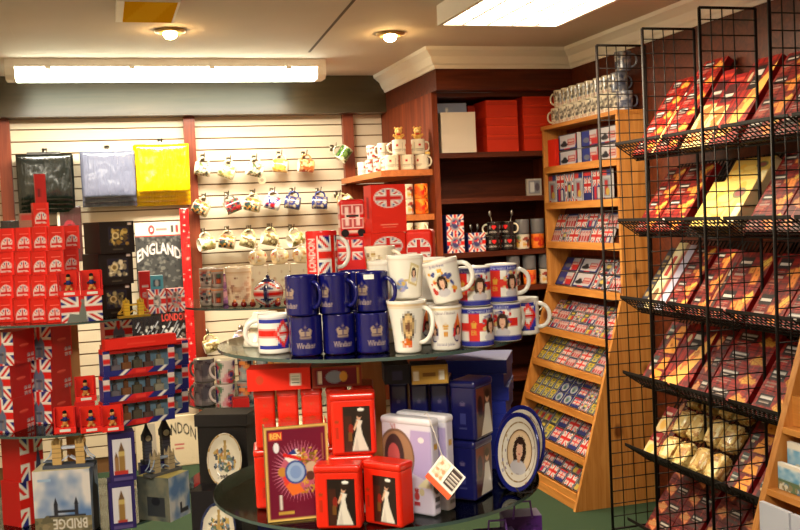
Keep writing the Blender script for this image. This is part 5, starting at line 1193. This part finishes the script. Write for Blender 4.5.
for i, px in enumerate((380, 395.5, 411)): mug(WCM, cs(px, 2, YC), (100, 90, -62)[i], 'cream gilt cup on the third corner shelf, %s from the stile' % ORD[3 - i], 'cups on the third corner shelf')

# ================================================================== pine souvenir rack
YN, YFAR = 4.59, 5.50
def xf(z): return 2.552 if z > 1.1 else 2.238 + .285 * z
SZ = [2.02, 1.785, 1.575, 1.345, 1.085, .845, .66, .46, .25, .07]
e = ob('souvenir_rack', None); tag(e, 'tall pine souvenir rack with slanted lower front, between bookcase and wire rack', 'display rack'); RACK = e
XBK = XW - .004
prof = [(xf(0), 0), (XBK, 0), (XBK, SZ[0]), (xf(2), SZ[0]), (xf(2), 1.1)]
M = Matrix(((1, 0, 0, 0), (0, 0, 1, 0), (0, 1, 0, 0), (0, 0, 0, 1)))
for y0 in (YN, YFAR - .022):
    m = MB(); m.prism(prof[::-1], y0, y0 + .022, (200, 120, 60), M); ob('side_panel', m.mesh('side_panel', PINE), e)
for i, zz in enumerate(SZ):
    x = xf(zz) + (.004 if i else 0)
    ob('shelf', bxm('shelf', [(x, YN + .022, zz - .022, XBK, YFAR - .022, zz)], PINEY), e) if i else ob('shelf', bxm('shelf', [(x - .005, YN - .004, zz, XBK, YFAR + .004, zz + .022)], PINEY), e)
    if i: ob('shelf_lip', bxm('shelf_lip', [(x - .006, YN + .022, zz - .024, x, YFAR - .022, zz + .016)], PINEY), e)
ob('plinth_board', bxm('plinth_board', [(xf(.05), YN + .022, 0, xf(.05) + .02, YFAR - .022, .047)], PINEY), e)
ob('back_panel', bxm('back_panel', [(XBK - .008, YN + .022, .0, XBK, YFAR - .022, SZ[0])], DARK), e)
# slanted display boards on the lower shelves
ANG = {3: 20, 4: 30, 5: 38, 6: 40, 7: 40, 8: 40, 9: 40}
LYM = Matrix(((0, 1, 0), (-1, 0, 0), (0, 0, 1)))         # local +x -> -Y world, front (-y) -> -X world
def rackmat(i, y, s, t=.0):
    """frame on the slanted board of shelf i, s metres up the slope, front facing the aisle"""
    a = R(ANG.get(i, 0)); x = xf(SZ[i]) + .014; z = SZ[i] + .002
    nx, nz = -cos(a), sin(a); ux, uz = sin(a), cos(a)
    o = Vector((x + ux * s + nx * t + .03 * 0, y, z + uz * s + nz * t))
    Mx = Matrix(((0, -nx, ux), (-1, 0, 0), (0, -nz, uz)))
    return Matrix.Translation(o) @ Mx.to_4x4()
for i, a in ANG.items():
    L = (SZ[i - 1] - SZ[i] - .03) / cos(R(a)); L = min(L, .25); m = MB(); m.box(YN + .03 - 5.04, .0, 0, YFAR - .03 - 5.04, .006, L, (120, 70, 36))
    o = ob('display_slope', m.mesh('display_slope', DARKX), e, mw=None); o.matrix_world = rackmat(i, 5.045, .026, -.034)
def carset(dark):
    def f(c):
        c.rect(0, 0, 1, 1, (206, 200, 206)); c.rect(0, 0, .08, 1, (50, 54, 130)); c.rect(.9, 0, 1, 1, (200, 50, 60)); c.rect(0, 0, 1, .12, (60, 60, 130)); c.rect(.3, 0, .6, .12, (206, 40, 50)); c.rect(0, .92, 1, 1, (206, 190, 200))
        c.ell(.3, .35, .2, .14, (30, 28, 34)); c.ell(.32, .48, .1, .12, (36, 34, 40)); c.rect(.5, .28, .86, .66, (186, 26, 30)); c.rect(.53, .5, .83, .6, (226, 190, 180)); c.rect(.53, .34, .83, .42, (210, 170, 160)); c.poly([(.86, .1), (.96, .5), (.99, .1)], (40, 50, 130))
        if dark: c.rect(0, 0, .5, .95, (36, 50, 140)); c.ell(.3, .4, .18, .16, (110, 110, 130)); c.rect(.6, .1, 1, .5, (206, 40, 40))
    return f
def bl1(c):
    c.rect(0, 0, 1, 1, (190, 186, 190)); c.rect(0, .8, 1, 1, (200, 50, 44)); c.rect(.55, .8, 1, 1, (40, 50, 120)); c.rect(.15, .15, .85, .72, (150, 150, 160)); c.rect(.3, .2, .65, .66, (170, 30, 34)); c.ell(.6, .3, .2, .12, (206, 170, 70)); c.rect(.1, 0, .3, .12, (206, 40, 40))
def bl2(c):
    c.uj(0, 0, 1, 1); c.rect(.2, .14, .8, .74, (150, 146, 156)); c.rect(.36, .18, .6, .68, (40, 40, 46)); c.ell(.5, .5, .15, .12, (220, 190, 90))
def bl3(c): c.rect(0, 0, 1, 1, (40, 46, 120)); c.uj(0, .5, 1, 1); c.rect(.2, .1, .45, .5, (200, 40, 44)); c.rect(.55, .1, .8, .45, (206, 196, 190))
def bl4(c): c.rect(0, 0, 1, 1, (206, 190, 190)); [c.rect(q, .1, q + .16, .8, (180, 30, 34)) or c.rect(q + .03, .5, q + .13, .7, (226, 200, 190)) for q in (.06, .3, .54, .78)]; c.rect(0, .86, 1, 1, (40, 46, 110))
def bl5(c): c.uj(0, 0, 1, 1)
def bl6(c): c.rect(0, 0, 1, 1, (90, 100, 110)); c.rect(.1, .55, .9, .95, (206, 170, 40)); c.rect(.2, .1, .8, .5, (206, 186, 70)); c.rect(.3, .2, .6, .4, (60, 70, 110)); c.ell(.5, .75, .2, .12, (110, 120, 60))
def bl7(c): c.rect(0, 0, 1, 1, (36, 44, 116)); c.ell(.5, .5, .34, .4, (200, 190, 170)); c.ell(.5, .5, .26, .32, (120, 140, 160)); c.ell(.5, .45, .12, .2, (60, 80, 60))
def bl8(c): c.rect(0, 0, 1, 1, (120, 116, 110)); c.rect(.1, .6, .9, .92, (30, 26, 30)); c.rect(.1, .1, .5, .5, (206, 170, 60)); c.rect(.55, .1, .9, .5, (190, 40, 40)); c.ell(.5, .76, .3, .1, (206, 180, 80))
def bl9(c): c.rect(0, 0, 1, 1, (36, 40, 110)); c.uj(.1, .3, .9, .8); c.rect(0, .85, 1, 1, (200, 40, 40))
BLS = dict(set1=carset(0), set2=carset(1), p1=bl1, p2=bl2, p3=bl3, p4=bl4, p5=bl5, p6=bl6, p7=bl7, p8=bl8, p9=bl9)
BD = dict(set1='white toy cab set', set2='blue toy car set', p1='red bus pack', p2='flag pack with cab', p3='navy phone box pack', p4='red phone boxes pack', p5='union flag pack', p6='yellow keyring pack', p7='navy plaque pack', p8='dark gold badge pack', p9='navy card pack')
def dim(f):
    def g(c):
        f(c); c.a *= .8; e = (c.X < .05) | (c.X > .95) | (c.Y < .06) | (c.Y > .95); c.a[e] *= .35  # dulls the print; dark border paints the shadow gaps round each pack
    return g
def rp(i, y, s, k, w, h, label, dp=.016, t=0):
    tag(ob('souvenir_pack', box_mesh('bp%s%d%d%d' % (k, w * 1000, h * 1000, dp * 1000), w, dp, h, (190, 186, 190), {'F': dim(BLS[k])}, .0052, 0, CARD), mw=rackmat(i, y, s + .0015 + math.tan(R(ANG.get(i, 0))) * dp, -dp / 2)), label, 'souvenir pack', 'souvenir packs on the pine rack')
SN = ['', 'top shelf', 'second shelf', 'third shelf', 'fourth shelf', 'fifth shelf', 'sixth shelf', 'seventh shelf', 'eighth shelf', 'bottom board']
RWN = ['front row', 'middle row', 'back row']
def fill(i, rows, h, kinds, gap=.008):
    for r in range(rows):
        y = YFAR - .035; n = 0
        while True:
            k, w = kinds[(n + r) % len(kinds)] if not callable(kinds) else kinds(n, r)
            if y - w < YN + .028: break
            n += 1
            rp(i, y - w / 2, r * (h + .003) + .0015, k, w, h, '%s on pine rack %s, %s, %s from bookcase' % (BD[k], SN[i], RWN[r] if rows > 1 else 'single row', ORD[n]))
            y -= w + gap
# top shelf: red end card, boxed car sets two high
tag(ob('gift_box', box_mesh('redend', .1, .03, .17, (214, 40, 20), {}, .01), mw=rackmat(1, YFAR - .09, .002, -.018)), 'plain red box at the bookcase end of the top rack shelf', 'gift box')
for n, (y, k) in enumerate(((5.19, 'set1'), (4.925, 'set2'), (4.715, 'set1'))):
    for r in range(2): rp(1, y, r * .093 + .001, k, .235 if n == 0 else .2, .09, '%s on pine rack top shelf, %s, %s from the bookcase' % (BD[k], ('lower', 'upper')[r], ORD[n + 1]), .05, .005)
fill(2, 1, .17, [('p1', .105), ('p3', .1), ('p2', .11), ('p1', .1), ('p9', .1), ('p3', .1), ('p1', .1)])
fill(3, 2, .085, lambda n, r: [('p4', .1), ('p2', .1), ('p5', .12), ('p4', .13), ('p5', .13), ('p3', .1), ('p5', .12)][(n + 2 * r) % 7])
for n, (y, k, w) in enumerate(((5.34, 'set2', .2), (5.11, 'set1', .23), (4.89, 'p2', .18), (4.73, 'p4', .12))):
    for r in range(2): rp(4, y, r * .093 + .001, k, w, .09, '%s on pine rack fourth shelf, %s, %s from the bookcase' % (BD[k], ('lower', 'upper')[r], ORD[n + 1]), .03, 0)
fill(5, 3, .062, lambda n, r: [('p8', .07), ('p3', .08), ('p4', .12), ('p5', .08), ('p4', .13), ('p8', .07), ('p2', .08)][(n + r * 3) % 7])
fill(6, 3, .056, lambda n, r: [('p6', .075), ('p6', .075), ('p6', .075), ('p5', .11), ('p4', .1), ('p5', .12), ('p6', .075), ('p4', .1)][n % 8])
fill(7, 3, .062, lambda n, r: ([('p6', .07)] * 4 + [('p7', .1), ('p7', .1), ('p9', .1), ('p2', .09), ('p6', .07)])[n % 9])
fill(9, 2, .075, lambda n, r: [('p9', .1), ('p5', .11), ('p8', .09), ('p3', .09), ('p5', .1)][(n + r) % 5])
fill(8, 2, .09, lambda n, r: ([('p8', .08)] * 3 + [('p6', .09), ('p9', .1), ('p5', .12), ('p9', .1), ('p5', .1)])[n % 8])
# tray of packs on the floor board
for n in range(8):
    y = 5.40 - .1 * n
    for r in range(2):
        k = ('p9', 'p3', 'p8')[(n + r) % 3]; x = 2.34 + .085 * r
        tag(ob('souvenir_pack', box_mesh('bpf' + k, .09, .06, .1, (60, 60, 120), {'F': BLS[k]}, .006), mw=Matrix.Translation((x, y, .1405 if False else .0008 + .0)) @ Matrix(((0, 1, 0), (-1, 0, 0), (0, 0, 1))).to_4x4()), 'x', 'x') if False else None
# mugs on the rack top
RT = mug_meshes('racktop', .04, .044, .1, (222, 212, 190), lambda c: [[c.noise(22, [(120, 110, 100), (80, 76, 74), (160, 150, 136)], .03, q - .12, .3, q + .12, .85), c.text('LONDON', q, .16, .15, (150, 30, 40), .2)] for q in (.25, .5, .75)], 36, 16, inner=CRM)
RTB = mug_meshes('racktopb', .04, .044, .1, (120, 124, 140), lambda c: c.noise(50, [(70, 76, 100), (160, 160, 166), (200, 190, 180)], .04), 30, 12, inner=CRM)
for r in range(2):
    for n in range(9 - r):
        y = 5.43 - n * .098 - r * .045; s = RTB if (n >= 8 - r) else RT
        mug(s, Vector((2.63 - .0, y, SZ[0] + .0228 + r * .1006)), (150 if n == 0 else 28), 'grey London mug on top of pine rack, %s layer, %s from the bookcase' % (('bottom', 'top')[r], ORD[n + 1]), 'mugs on the pine rack top')
for n in range(3):
    mug(RTB, Vector((2.63, 4.652 + .1 * n - .0, SZ[0] + .0228 + 2 * .1006)), -20, 'blue grey mug in the highest layer on pine rack, %s from its near end' % ORD[n + 1], 'mugs on the pine rack top') if n == 0 else None

# ================================================================== black wire rack with shortbread
XG, GW = 2.235, .25
GY = [4.19, 3.785, 3.365, 2.95, 2.54]
def wire_panel(y, ztop, label):
    m = MB(); c = (26, 20, 18)
    for z0 in (.03, ztop): m.tube([(XG, y, z0), (XG + GW, y, z0)], .0055, c, 6)
    for x in (XG, XG + GW): m.tube([(x, y, .0), (x, y, ztop)], .0065, c, 6)
    for k in range(1, 4): m.tube([(XG + GW * k / 4, y, .03), (XG + GW * k / 5, y, ztop)], .0026, c, 5)
    z = .03 + .06
    while z < ztop: m.tube([(XG, y, z), (XG + GW, y, z)], .0026, c, 5); z += .06
    return m.mesh('wire_lattice', BLKW, True)
e = ob('wire_rack', None); tag(e, 'tall black wire grid rack with sloping trays full of shortbread', 'display rack'); WR = e
for k, y in enumerate(GY): ob('wire_lattice_panel', wire_panel(y, 2.295, ''), e)
LIPX = 2.312; LIPZ = [1.835, 1.482, 1.122, .77, .425, .07]
TA = R(35); UX, UZ = sin(TA), cos(TA); NX, NZ = -cos(TA), sin(TA)
def fold(r): return Vector((LIPX + .106, 0, LIPZ[r] - .075))
def tray_mesh(L):
    m = MB(); c = (26, 20, 18)
    # floor wires (fold -> lip) and back wires (fold -> up)
    fl = .13; bl = .4
    F0 = lambda y: (0, y, 0); Lp = lambda y: (NX * fl, y, NZ * fl); Bk = lambda y: (UX * bl, y, UZ * bl)
    n = int(L / .027)
    for k in range(n + 1):
        y = -L / 2 + L * k / n; m.tube([Lp(y), F0(y), Bk(y)], .003 if 0 < k < n else .0042, c, 5)
    for t in (0, .2, .4, .6, .8, 1): m.tube([(NX * fl * t, -L / 2, NZ * fl * t), (NX * fl * t, L / 2, NZ * fl * t)], .0042 if t in (0, 1) else .003, c, 5)
    for t in (.25, .5, .75, 1): m.tube([(UX * bl * t, -L / 2, UZ * bl * t), (UX * bl * t, L / 2, UZ * bl * t)], .0024, c, 5)
    m.box(NX * fl - .004, -L / 2, NZ * fl - .0, NX * fl - .001, L / 2, NZ * fl + .012, c)
    return m.mesh('wire_lattice', BLKW)
for r in range(6):
    for b in range(4):
        L = GY[b] - GY[b + 1] - .02; o = ob('wire_lattice_tray', tray_mesh(L), e); o.location = fold(r) + Vector((0, (GY[b] + GY[b + 1]) / 2, 0))
WXM = Matrix(((0, -NX, UX), (-1, 0, 0), (0, -NZ, UZ))).to_4x4()
def slot(r, y, s, t, roll=0): 
    p = fold(r) + Vector((UX * s + NX * t, y, UZ * s + NZ * t)); return Matrix.Translation(p) @ WXM @ Matrix.Rotation(R(roll), 4, 'Y')
PLD = [(150, 16, 16), (110, 12, 18), (176, 30, 22)]
def plaid(c, base=(144, 20, 12)):
    c.rect(0, 0, 1, 1, base)
    for q in (.12, .37, .62, .87): c.rect(q, 0, q + .06, 1, (92, 10, 12)); c.rect(0, q, 1, q + .06, (98, 10, 10))
    for q in (.25, .75): c.rect(q, 0, q + .015, 1, (176, 50, 26)); c.rect(0, q, 1, q + .02, (166, 44, 22))
def bscuit(c, cx, cy, rx, ry, col=(236, 164, 60)):
    g = np.random.default_rng(int(cx * 100 + cy * 1000))
    for k in range(3):
        a = g.random() * 2.2 - .5; ox, oy = (g.random() - .5) * rx * .7, (g.random() - .5) * ry * .8; q = (.75 + .35 * g.random())
        p = lambda t, w: (cx + ox + (cos(a) * t - sin(a) * w) * rx * q, cy + oy + (sin(a) * t + cos(a) * w) * ry * q)
        c.poly([p(-1, -.42), p(1, -.55), p(1.05, .5), p(-.95, .45)], (176, 84, 26)); c.poly([p(-.9, -.3), p(.9, -.42), p(.95, .36), p(-.85, .34)], tuple(min(255, v * (.86 + .22 * g.random())) for v in col))
        for t in (-.5, 0, .5): x, y = p(t, 0); c.ell(x, y, rx * .08, ry * .1, (190, 106, 40))
def lines(c, x0, y0, x1, y1, n, col):
    for k in range(n): y = y0 + (y1 - y0) * (k + .3) / n; c.rect(x0, y, x0 + (x1 - x0) * (.65 + .35 * ((k * 7) % 3) / 2), y + (y1 - y0) * .32 / n, col)
def sb_a(c):      # label with a small biscuit
    plaid(c); c.rect(.08, .4, .52, .84, (34, 16, 18)); c.rect(.12, .66, .48, .76, (206, 200, 196)); c.rect(.14, .5, .44, .55, (170, 150, 140)); lines(c, .08, .08, .5, .34, 2, (150, 120, 110)); bscuit(c, .77, .5, .2, .34)
def sb_b(c):      # big biscuit
    plaid(c, (134, 18, 12)); c.rect(.06, .56, .46, .86, (30, 14, 16)); c.rect(.1, .66, .42, .74, (214, 206, 200)); c.rect(.08, .3, .4, .36, (176, 150, 140)); bscuit(c, .7, .42, .26, .3); bscuit(c, .84, .7, .14, .2, (246, 190, 84)); lines(c, .06, .08, .4, .26, 2, (190, 110, 80)); lines(c, .1, .42, .4, .52, 2, (150, 130, 120))
def sb_c(c):      # round biscuits
    plaid(c, (92, 12, 10)); bscuit(c, .24, .46, .18, .3, (220, 150, 90)); c.rect(.48, .4, .92, .82, (40, 20, 22)); c.rect(.52, .62, .88, .72, (190, 180, 170)); c.rect(.54, .48, .84, .53, (150, 120, 110)); c.rect(.48, .16, .9, .3, (70, 50, 46))
def sb_d(c):      # long red box with orange fingers
    plaid(c, (146, 20, 12)); c.poly([(.05, .08), (.62, .1), (1, .62), (1, .92), (.7, .7)], (240, 176, 84)); [bscuit(c, .3 + .2 * k, .24 + .16 * k, .09, .08, (226, 130, 60)) for k in range(3)]; c.rect(.32, .62, .66, .9, (26, 14, 16)); c.rect(.36, .78, .62, .85, (206, 200, 190)); c.rect(.36, .68, .56, .72, (160, 150, 140)); c.ell(.2, .78, .06, .06, (206, 190, 150))
def sb_e(c):      # two orange biscuits
    plaid(c, (124, 16, 10)); c.poly([(.4, .02), (.98, .05), (.9, .45), (.45, .5)], (244, 160, 50)); c.poly([(.5, .52), (.95, .55), (.92, .92), (.6, .9)], (236, 150, 50)); c.rect(.08, .55, .36, .9, (60, 70, 70)); c.rect(.1, .1, .34, .44, (70, 40, 40)); c.ell(.2, .5, .08, .06, (206, 190, 150)); c.rect(.1, .7, .34, .76, (206, 200, 190)); c.ell(.62, .28, .06, .05, (206, 110, 30)); c.ell(.78, .7, .06, .05, (206, 110, 30))
def sb_pale(c):
    c.rect(0, 0, 1, 1, (226, 190, 96)); c.noise(10, [(240, 186, 70), (232, 170, 60), (246, 214, 120)], .12, .05, .1, .8, .9); [c.ell(x, y, .2, .12, (240, 196, 84)) or c.ell(x, y, .16, .09, (248, 216, 120)) for x, y in ((.25, .2), (.45, .36), (.2, .5), (.5, .62))]; c.ell(.76, .72, .14, .12, (110, 110, 70)); c.ell(.76, .72, .1, .07, (140, 70, 70)); c.rect(.84, .1, .98, .5, (240, 226, 180))
def sb_tall(c):   # tall slim carton, dark top, biscuits below
    c.rect(0, 0, 1, 1, (240, 206, 140)); [bscuit(c, .5, .1 + .13 * k, .34, .07, (226, 120, 50)) for k in range(4)]; c.rect(0, .55, 1, 1, (140, 16, 20)); c.rect(.1, .6, .9, .86, (60, 14, 18)); c.rect(.2, .68, .8, .72, (206, 190, 180)); c.rect(0, .9, 1, .94, (200, 60, 40))
def sb_navy(c): c.rect(0, 0, 1, 1, (34, 32, 50)); [c.rect(.2, .08 + .12 * k, .8, .15 + .12 * k, (150, 126, 80)) for k in range(7)]
def sb_cream(c): c.rect(0, 0, 1, 1, (232, 214, 160)); c.ell(.5, .2, .3, .12, (120, 80, 50)); c.rect(.15, .4, .85, .9, (240, 226, 190)); c.rect(.3, .5, .7, .8, (190, 60, 50))
def sb_lil(c): c.rect(0, 0, 1, 1, (186, 180, 206)); c.rect(.0, .0, .35, 1, (170, 130, 110)); c.rect(.1, .1, .3, .9, (150, 60, 60)); c.rect(.5, .1, .9, .3, (206, 200, 214))
def sb_pack(c): c.rect(0, 0, 1, 1, (232, 206, 150)); c.rect(0, .6, 1, 1, (150, 20, 22)); c.rect(.2, .7, .8, .8, (220, 200, 180)); c.ell(.5, .3, .3, .2, (240, 190, 90))
SB = dict(a=sb_a, b=sb_b, c=sb_c, d=sb_d, e=sb_e, pale=sb_pale, tall=sb_tall, navy=sb_navy, cream=sb_cream, lil=sb_lil, pack=sb_pack)
SD = dict(a='red black-labelled shortbread box', b='red box with golden biscuit', c='dark red round biscuit box', d='long red box with orange fingers', e='red box with orange biscuits', pale='large pale yellow biscuit box', tall='slim carton with biscuit stack', navy='slim navy carton', cream='slim cream carton', lil='slim lilac carton', pack='cream pack with red top')
BAYN = ['far bay', 'second bay', 'third bay', 'near bay']; TRN = ['top tray', 'second tray', 'third tray', 'fourth tray', 'fifth tray', 'lowest tray']
cnt = {}
def sbox(r, b, off, k, w, h, rows, dp=.034, t0=.004, s0=.004):
    """column of boxes: off = metres from the far panel of the bay"""
    for q in range(rows):
        y = GY[b] - .016 - off - w / 2
        key = (r, b); cnt[key] = cnt.get(key, 0) + (q == 0)
        lb = '%s, wire rack %s, %s, %s column, %s up' % (SD[k], TRN[r], BAYN[b], ORD[cnt[key]], ORD[q + 1])
        n = 1; base = lb
        tag(ob('shortbread_box', box_mesh('sb%s%d%d%d' % (k, w * 1000, h * 1000, dp * 1000), w, dp, h, (130, 16, 18) if k in 'abcde' else (226, 206, 160) if k in ('pale', 'cream', 'pack') else (120, 90, 80), {'F': SB[k], 'D': (lambda c: c.rect(0, 0, 1, 1, (70, 14, 10) if k in 'abcde' else (120, 84, 44)))}, .0042), mw=slot(r, y, s0 + q * (h + .002), t0 + dp / 2)), lb, 'biscuit box', 'biscuit boxes on the wire rack')  # dark undersides: card colour with the shade below the trays painted in
# (tray, bay, offset, kind, width, height, rows)
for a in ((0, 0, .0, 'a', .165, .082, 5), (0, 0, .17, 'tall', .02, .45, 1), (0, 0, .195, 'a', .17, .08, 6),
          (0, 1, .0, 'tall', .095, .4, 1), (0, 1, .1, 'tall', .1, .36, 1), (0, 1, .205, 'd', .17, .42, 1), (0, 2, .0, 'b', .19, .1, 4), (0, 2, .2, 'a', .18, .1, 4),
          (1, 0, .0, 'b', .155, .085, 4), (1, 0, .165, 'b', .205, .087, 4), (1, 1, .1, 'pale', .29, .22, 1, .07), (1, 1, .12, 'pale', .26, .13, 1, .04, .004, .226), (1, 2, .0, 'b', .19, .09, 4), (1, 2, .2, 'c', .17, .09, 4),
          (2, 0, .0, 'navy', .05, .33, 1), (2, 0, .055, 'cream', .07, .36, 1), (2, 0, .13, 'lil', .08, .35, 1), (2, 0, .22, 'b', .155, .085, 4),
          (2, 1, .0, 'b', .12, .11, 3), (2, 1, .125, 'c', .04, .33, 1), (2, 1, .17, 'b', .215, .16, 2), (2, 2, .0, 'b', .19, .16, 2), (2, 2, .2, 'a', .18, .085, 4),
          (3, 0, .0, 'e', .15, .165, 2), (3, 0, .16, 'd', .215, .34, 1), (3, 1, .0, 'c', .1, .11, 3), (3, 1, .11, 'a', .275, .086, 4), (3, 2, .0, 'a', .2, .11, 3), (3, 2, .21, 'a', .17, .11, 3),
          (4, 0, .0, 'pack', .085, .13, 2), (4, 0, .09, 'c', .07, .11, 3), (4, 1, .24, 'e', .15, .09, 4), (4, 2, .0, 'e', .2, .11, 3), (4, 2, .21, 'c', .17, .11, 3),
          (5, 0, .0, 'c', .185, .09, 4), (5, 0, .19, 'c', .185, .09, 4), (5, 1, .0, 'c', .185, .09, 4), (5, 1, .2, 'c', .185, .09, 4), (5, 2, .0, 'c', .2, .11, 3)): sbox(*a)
# cellophane bags of broken shortbread
def cookie_bag(r, y, s, t, seed, label, sx=.052, sz=.062):
    g = np.random.default_rng(seed); m = MB(); n, K = 34, 22; pts = g.normal(0, 1, (170, 3)); pts /= np.linalg.norm(pts, axis=1)[:, None]; cc = [(222, 184, 104), (240, 214, 140), (206, 158, 80), (246, 230, 176), (180, 130, 66), (236, 204, 126)]  # palest crumb tone paints in whitish highlights
    rg = []
    def P(i, k):
        th, ph = pi * i / K, 2 * pi * k / n; v = np.array([sin(th) * cos(ph), sin(th) * sin(ph), -cos(th)])
        d = np.sort(np.linalg.norm(pts - v, axis=1))[0]; f = 1.06 - .8 * d
        sq = lambda q: np.sign(q) * abs(q) ** .5
        return (sq(v[0]) * sx * f, sq(v[1]) * .03 * f, sq(v[2]) * sz * f)
    rg = [[P(i, k) for k in range(n)] for i in range(K + 1)]
    for i in range(K):
        for k in range(n):
            th, ph = pi * (i + .5) / K, 2 * pi * (k + .5) / n; v = np.array([sin(th) * cos(ph), sin(th) * sin(ph), -cos(th)])
            j = int(np.argmin(np.linalg.norm(pts - v, axis=1))); m.face([rg[i][k], rg[i][(k + 1) % n], rg[i + 1][(k + 1) % n], rg[i + 1][k]], lin(cc[j % 6]))
    e = ob('cookie_bag', None, mw=slot(r, y, s + sz * 1.05, t)); tag(e, label, 'biscuit bag', 'cellophane bags of shortbread pieces')
    ob('bag', m.mesh('bag', BAG, True), e)
    m = MB(); m.box(-sx * .5, -.004, sz * .9, sx * .5, .004, sz * 1.04, (240, 220, 170)); ob('gathered_top', m.mesh('gathered_top', BAG), e)
q = 0
for rr_ in range(3):
    for cc_, y in enumerate((3.965, 3.858, 3.72, 3.612)):
        cookie_bag(4, y, .006 + rr_ * .139, .045 - .004 * (cc_ % 2), q, 'cellophane bag of shortbread pieces, fifth tray, %s layer, %s from the cream packs' % (('bottom', 'middle', 'top')[rr_], ORD[cc_ + 1])); q += 1
# ================================================================== pine card rack close to the camera
YP = 2.2
q1, q2, q3 = ony(815, 300, YP + .022), ony(784, 400, YP + .022), ony(758, 503, YP + .022)
sl = (q2.x - q3.x) / (q2.z - q3.z); zk = q2.z + (q1.x - q2.x) / sl
def fx(z): return q1.x if z > zk else q2.x + (z - q2.z) * sl
e = ob('card_rack', None); tag(e, 'pine greeting card rack cut off by the picture edge, white letter on it', 'display rack')
prof = [(fx(.3), .0), (2.5, 0), (2.5, 1.6), (fx(2), 1.6), (fx(2), zk), (fx(.3), .3)]
M = Matrix(((1, 0, 0, 0), (0, 0, 1, 0), (0, 1, 0, 0), (0, 0, 0, 1)))
YQ = 1.62
for y0 in (YP, YQ - .02):
    m = MB(); m.prism(prof[::-1], y0, y0 + .022, (200, 120, 60), M); ob('side_panel', m.mesh('side_panel', PINE), e)
CZ = [ony(783, 427, YP).z, ony(771, 488, YP).z]; CZ.append(2 * CZ[1] - CZ[0] - .02); CZ.append(CZ[2] - .2)
for zz in CZ: ob('shelf', bxm('shelf', [(fx(zz) - .002, YQ + .002, zz - .016, 2.48, YP, zz)], PINEY), e)
ob('header_board', bxm('header_board', [(fx(CZ[0]) + .03, YQ + .002, CZ[0] + .001, fx(CZ[0]) + .045, YP, CZ[0] + .08)], PINEY), e)
ob('back_panel', bxm('back_panel', [(2.48, YQ + .002, .02, 2.4995, YP, 1.58)], PINEY), e)
v, tr = tri_text('G'); m = MB(); s = .085
for a, b, d in tr: m.face([(fx(CZ[0]) + .0292, YP - .028 - v[q][0] * s, CZ[0] + .012 + v[q][1] * s) for q in (a, b, d)], lin(WHT))
ob('letter', m.mesh('letter', MATTE), e)
def crd(n, i, k, w, h, label, art, bg, back=.04):
    zz = CZ[i]; y = YP - .012 - w / 2 - n * (w + .008)
    tag(ob('greeting_card', box_mesh('gc' + k, w, .012, h, bg, {'F': art} if art else {}, .003), mw=Matrix.Translation((fx(zz) + back, y, zz + .0008)) @ Matrix(((0, 1, 0), (-1, 0, 0), (0, 0, 1))).to_4x4()), label, 'card', 'cards on the pine card rack')
def scen(c): c.clouds((90, 150, 190), (206, 214, 216), 3, 3, .5, .4); c.rect(0, 0, 1, .4, (90, 110, 80)); c.noise(18, [(206, 200, 180), (130, 120, 90), (70, 110, 140)], .08, 0, 0, 1, .5); c.rect(0, .86, 1, 1, (226, 216, 200))
for n in range(2):
    crd(n, 1, 'sc', .11, .07, 'landscape picture card on card rack upper shelf, front, %s from its far panel' % ORD[n + 1], scen, WHT, .03)
    crd(n, 1, 'sc3', .11, .12, 'landscape picture card on card rack upper shelf, rear, %s from its far panel' % ORD[n + 1], scen, WHT, .06)
    crd(n, 2, 'wh', .115, .15, 'white card box on card rack second shelf, %s from its far panel' % ORD[n + 1], lambda c: c.rect(0, .48, 1, .5, (160, 160, 170)), (190, 192, 204), .03)
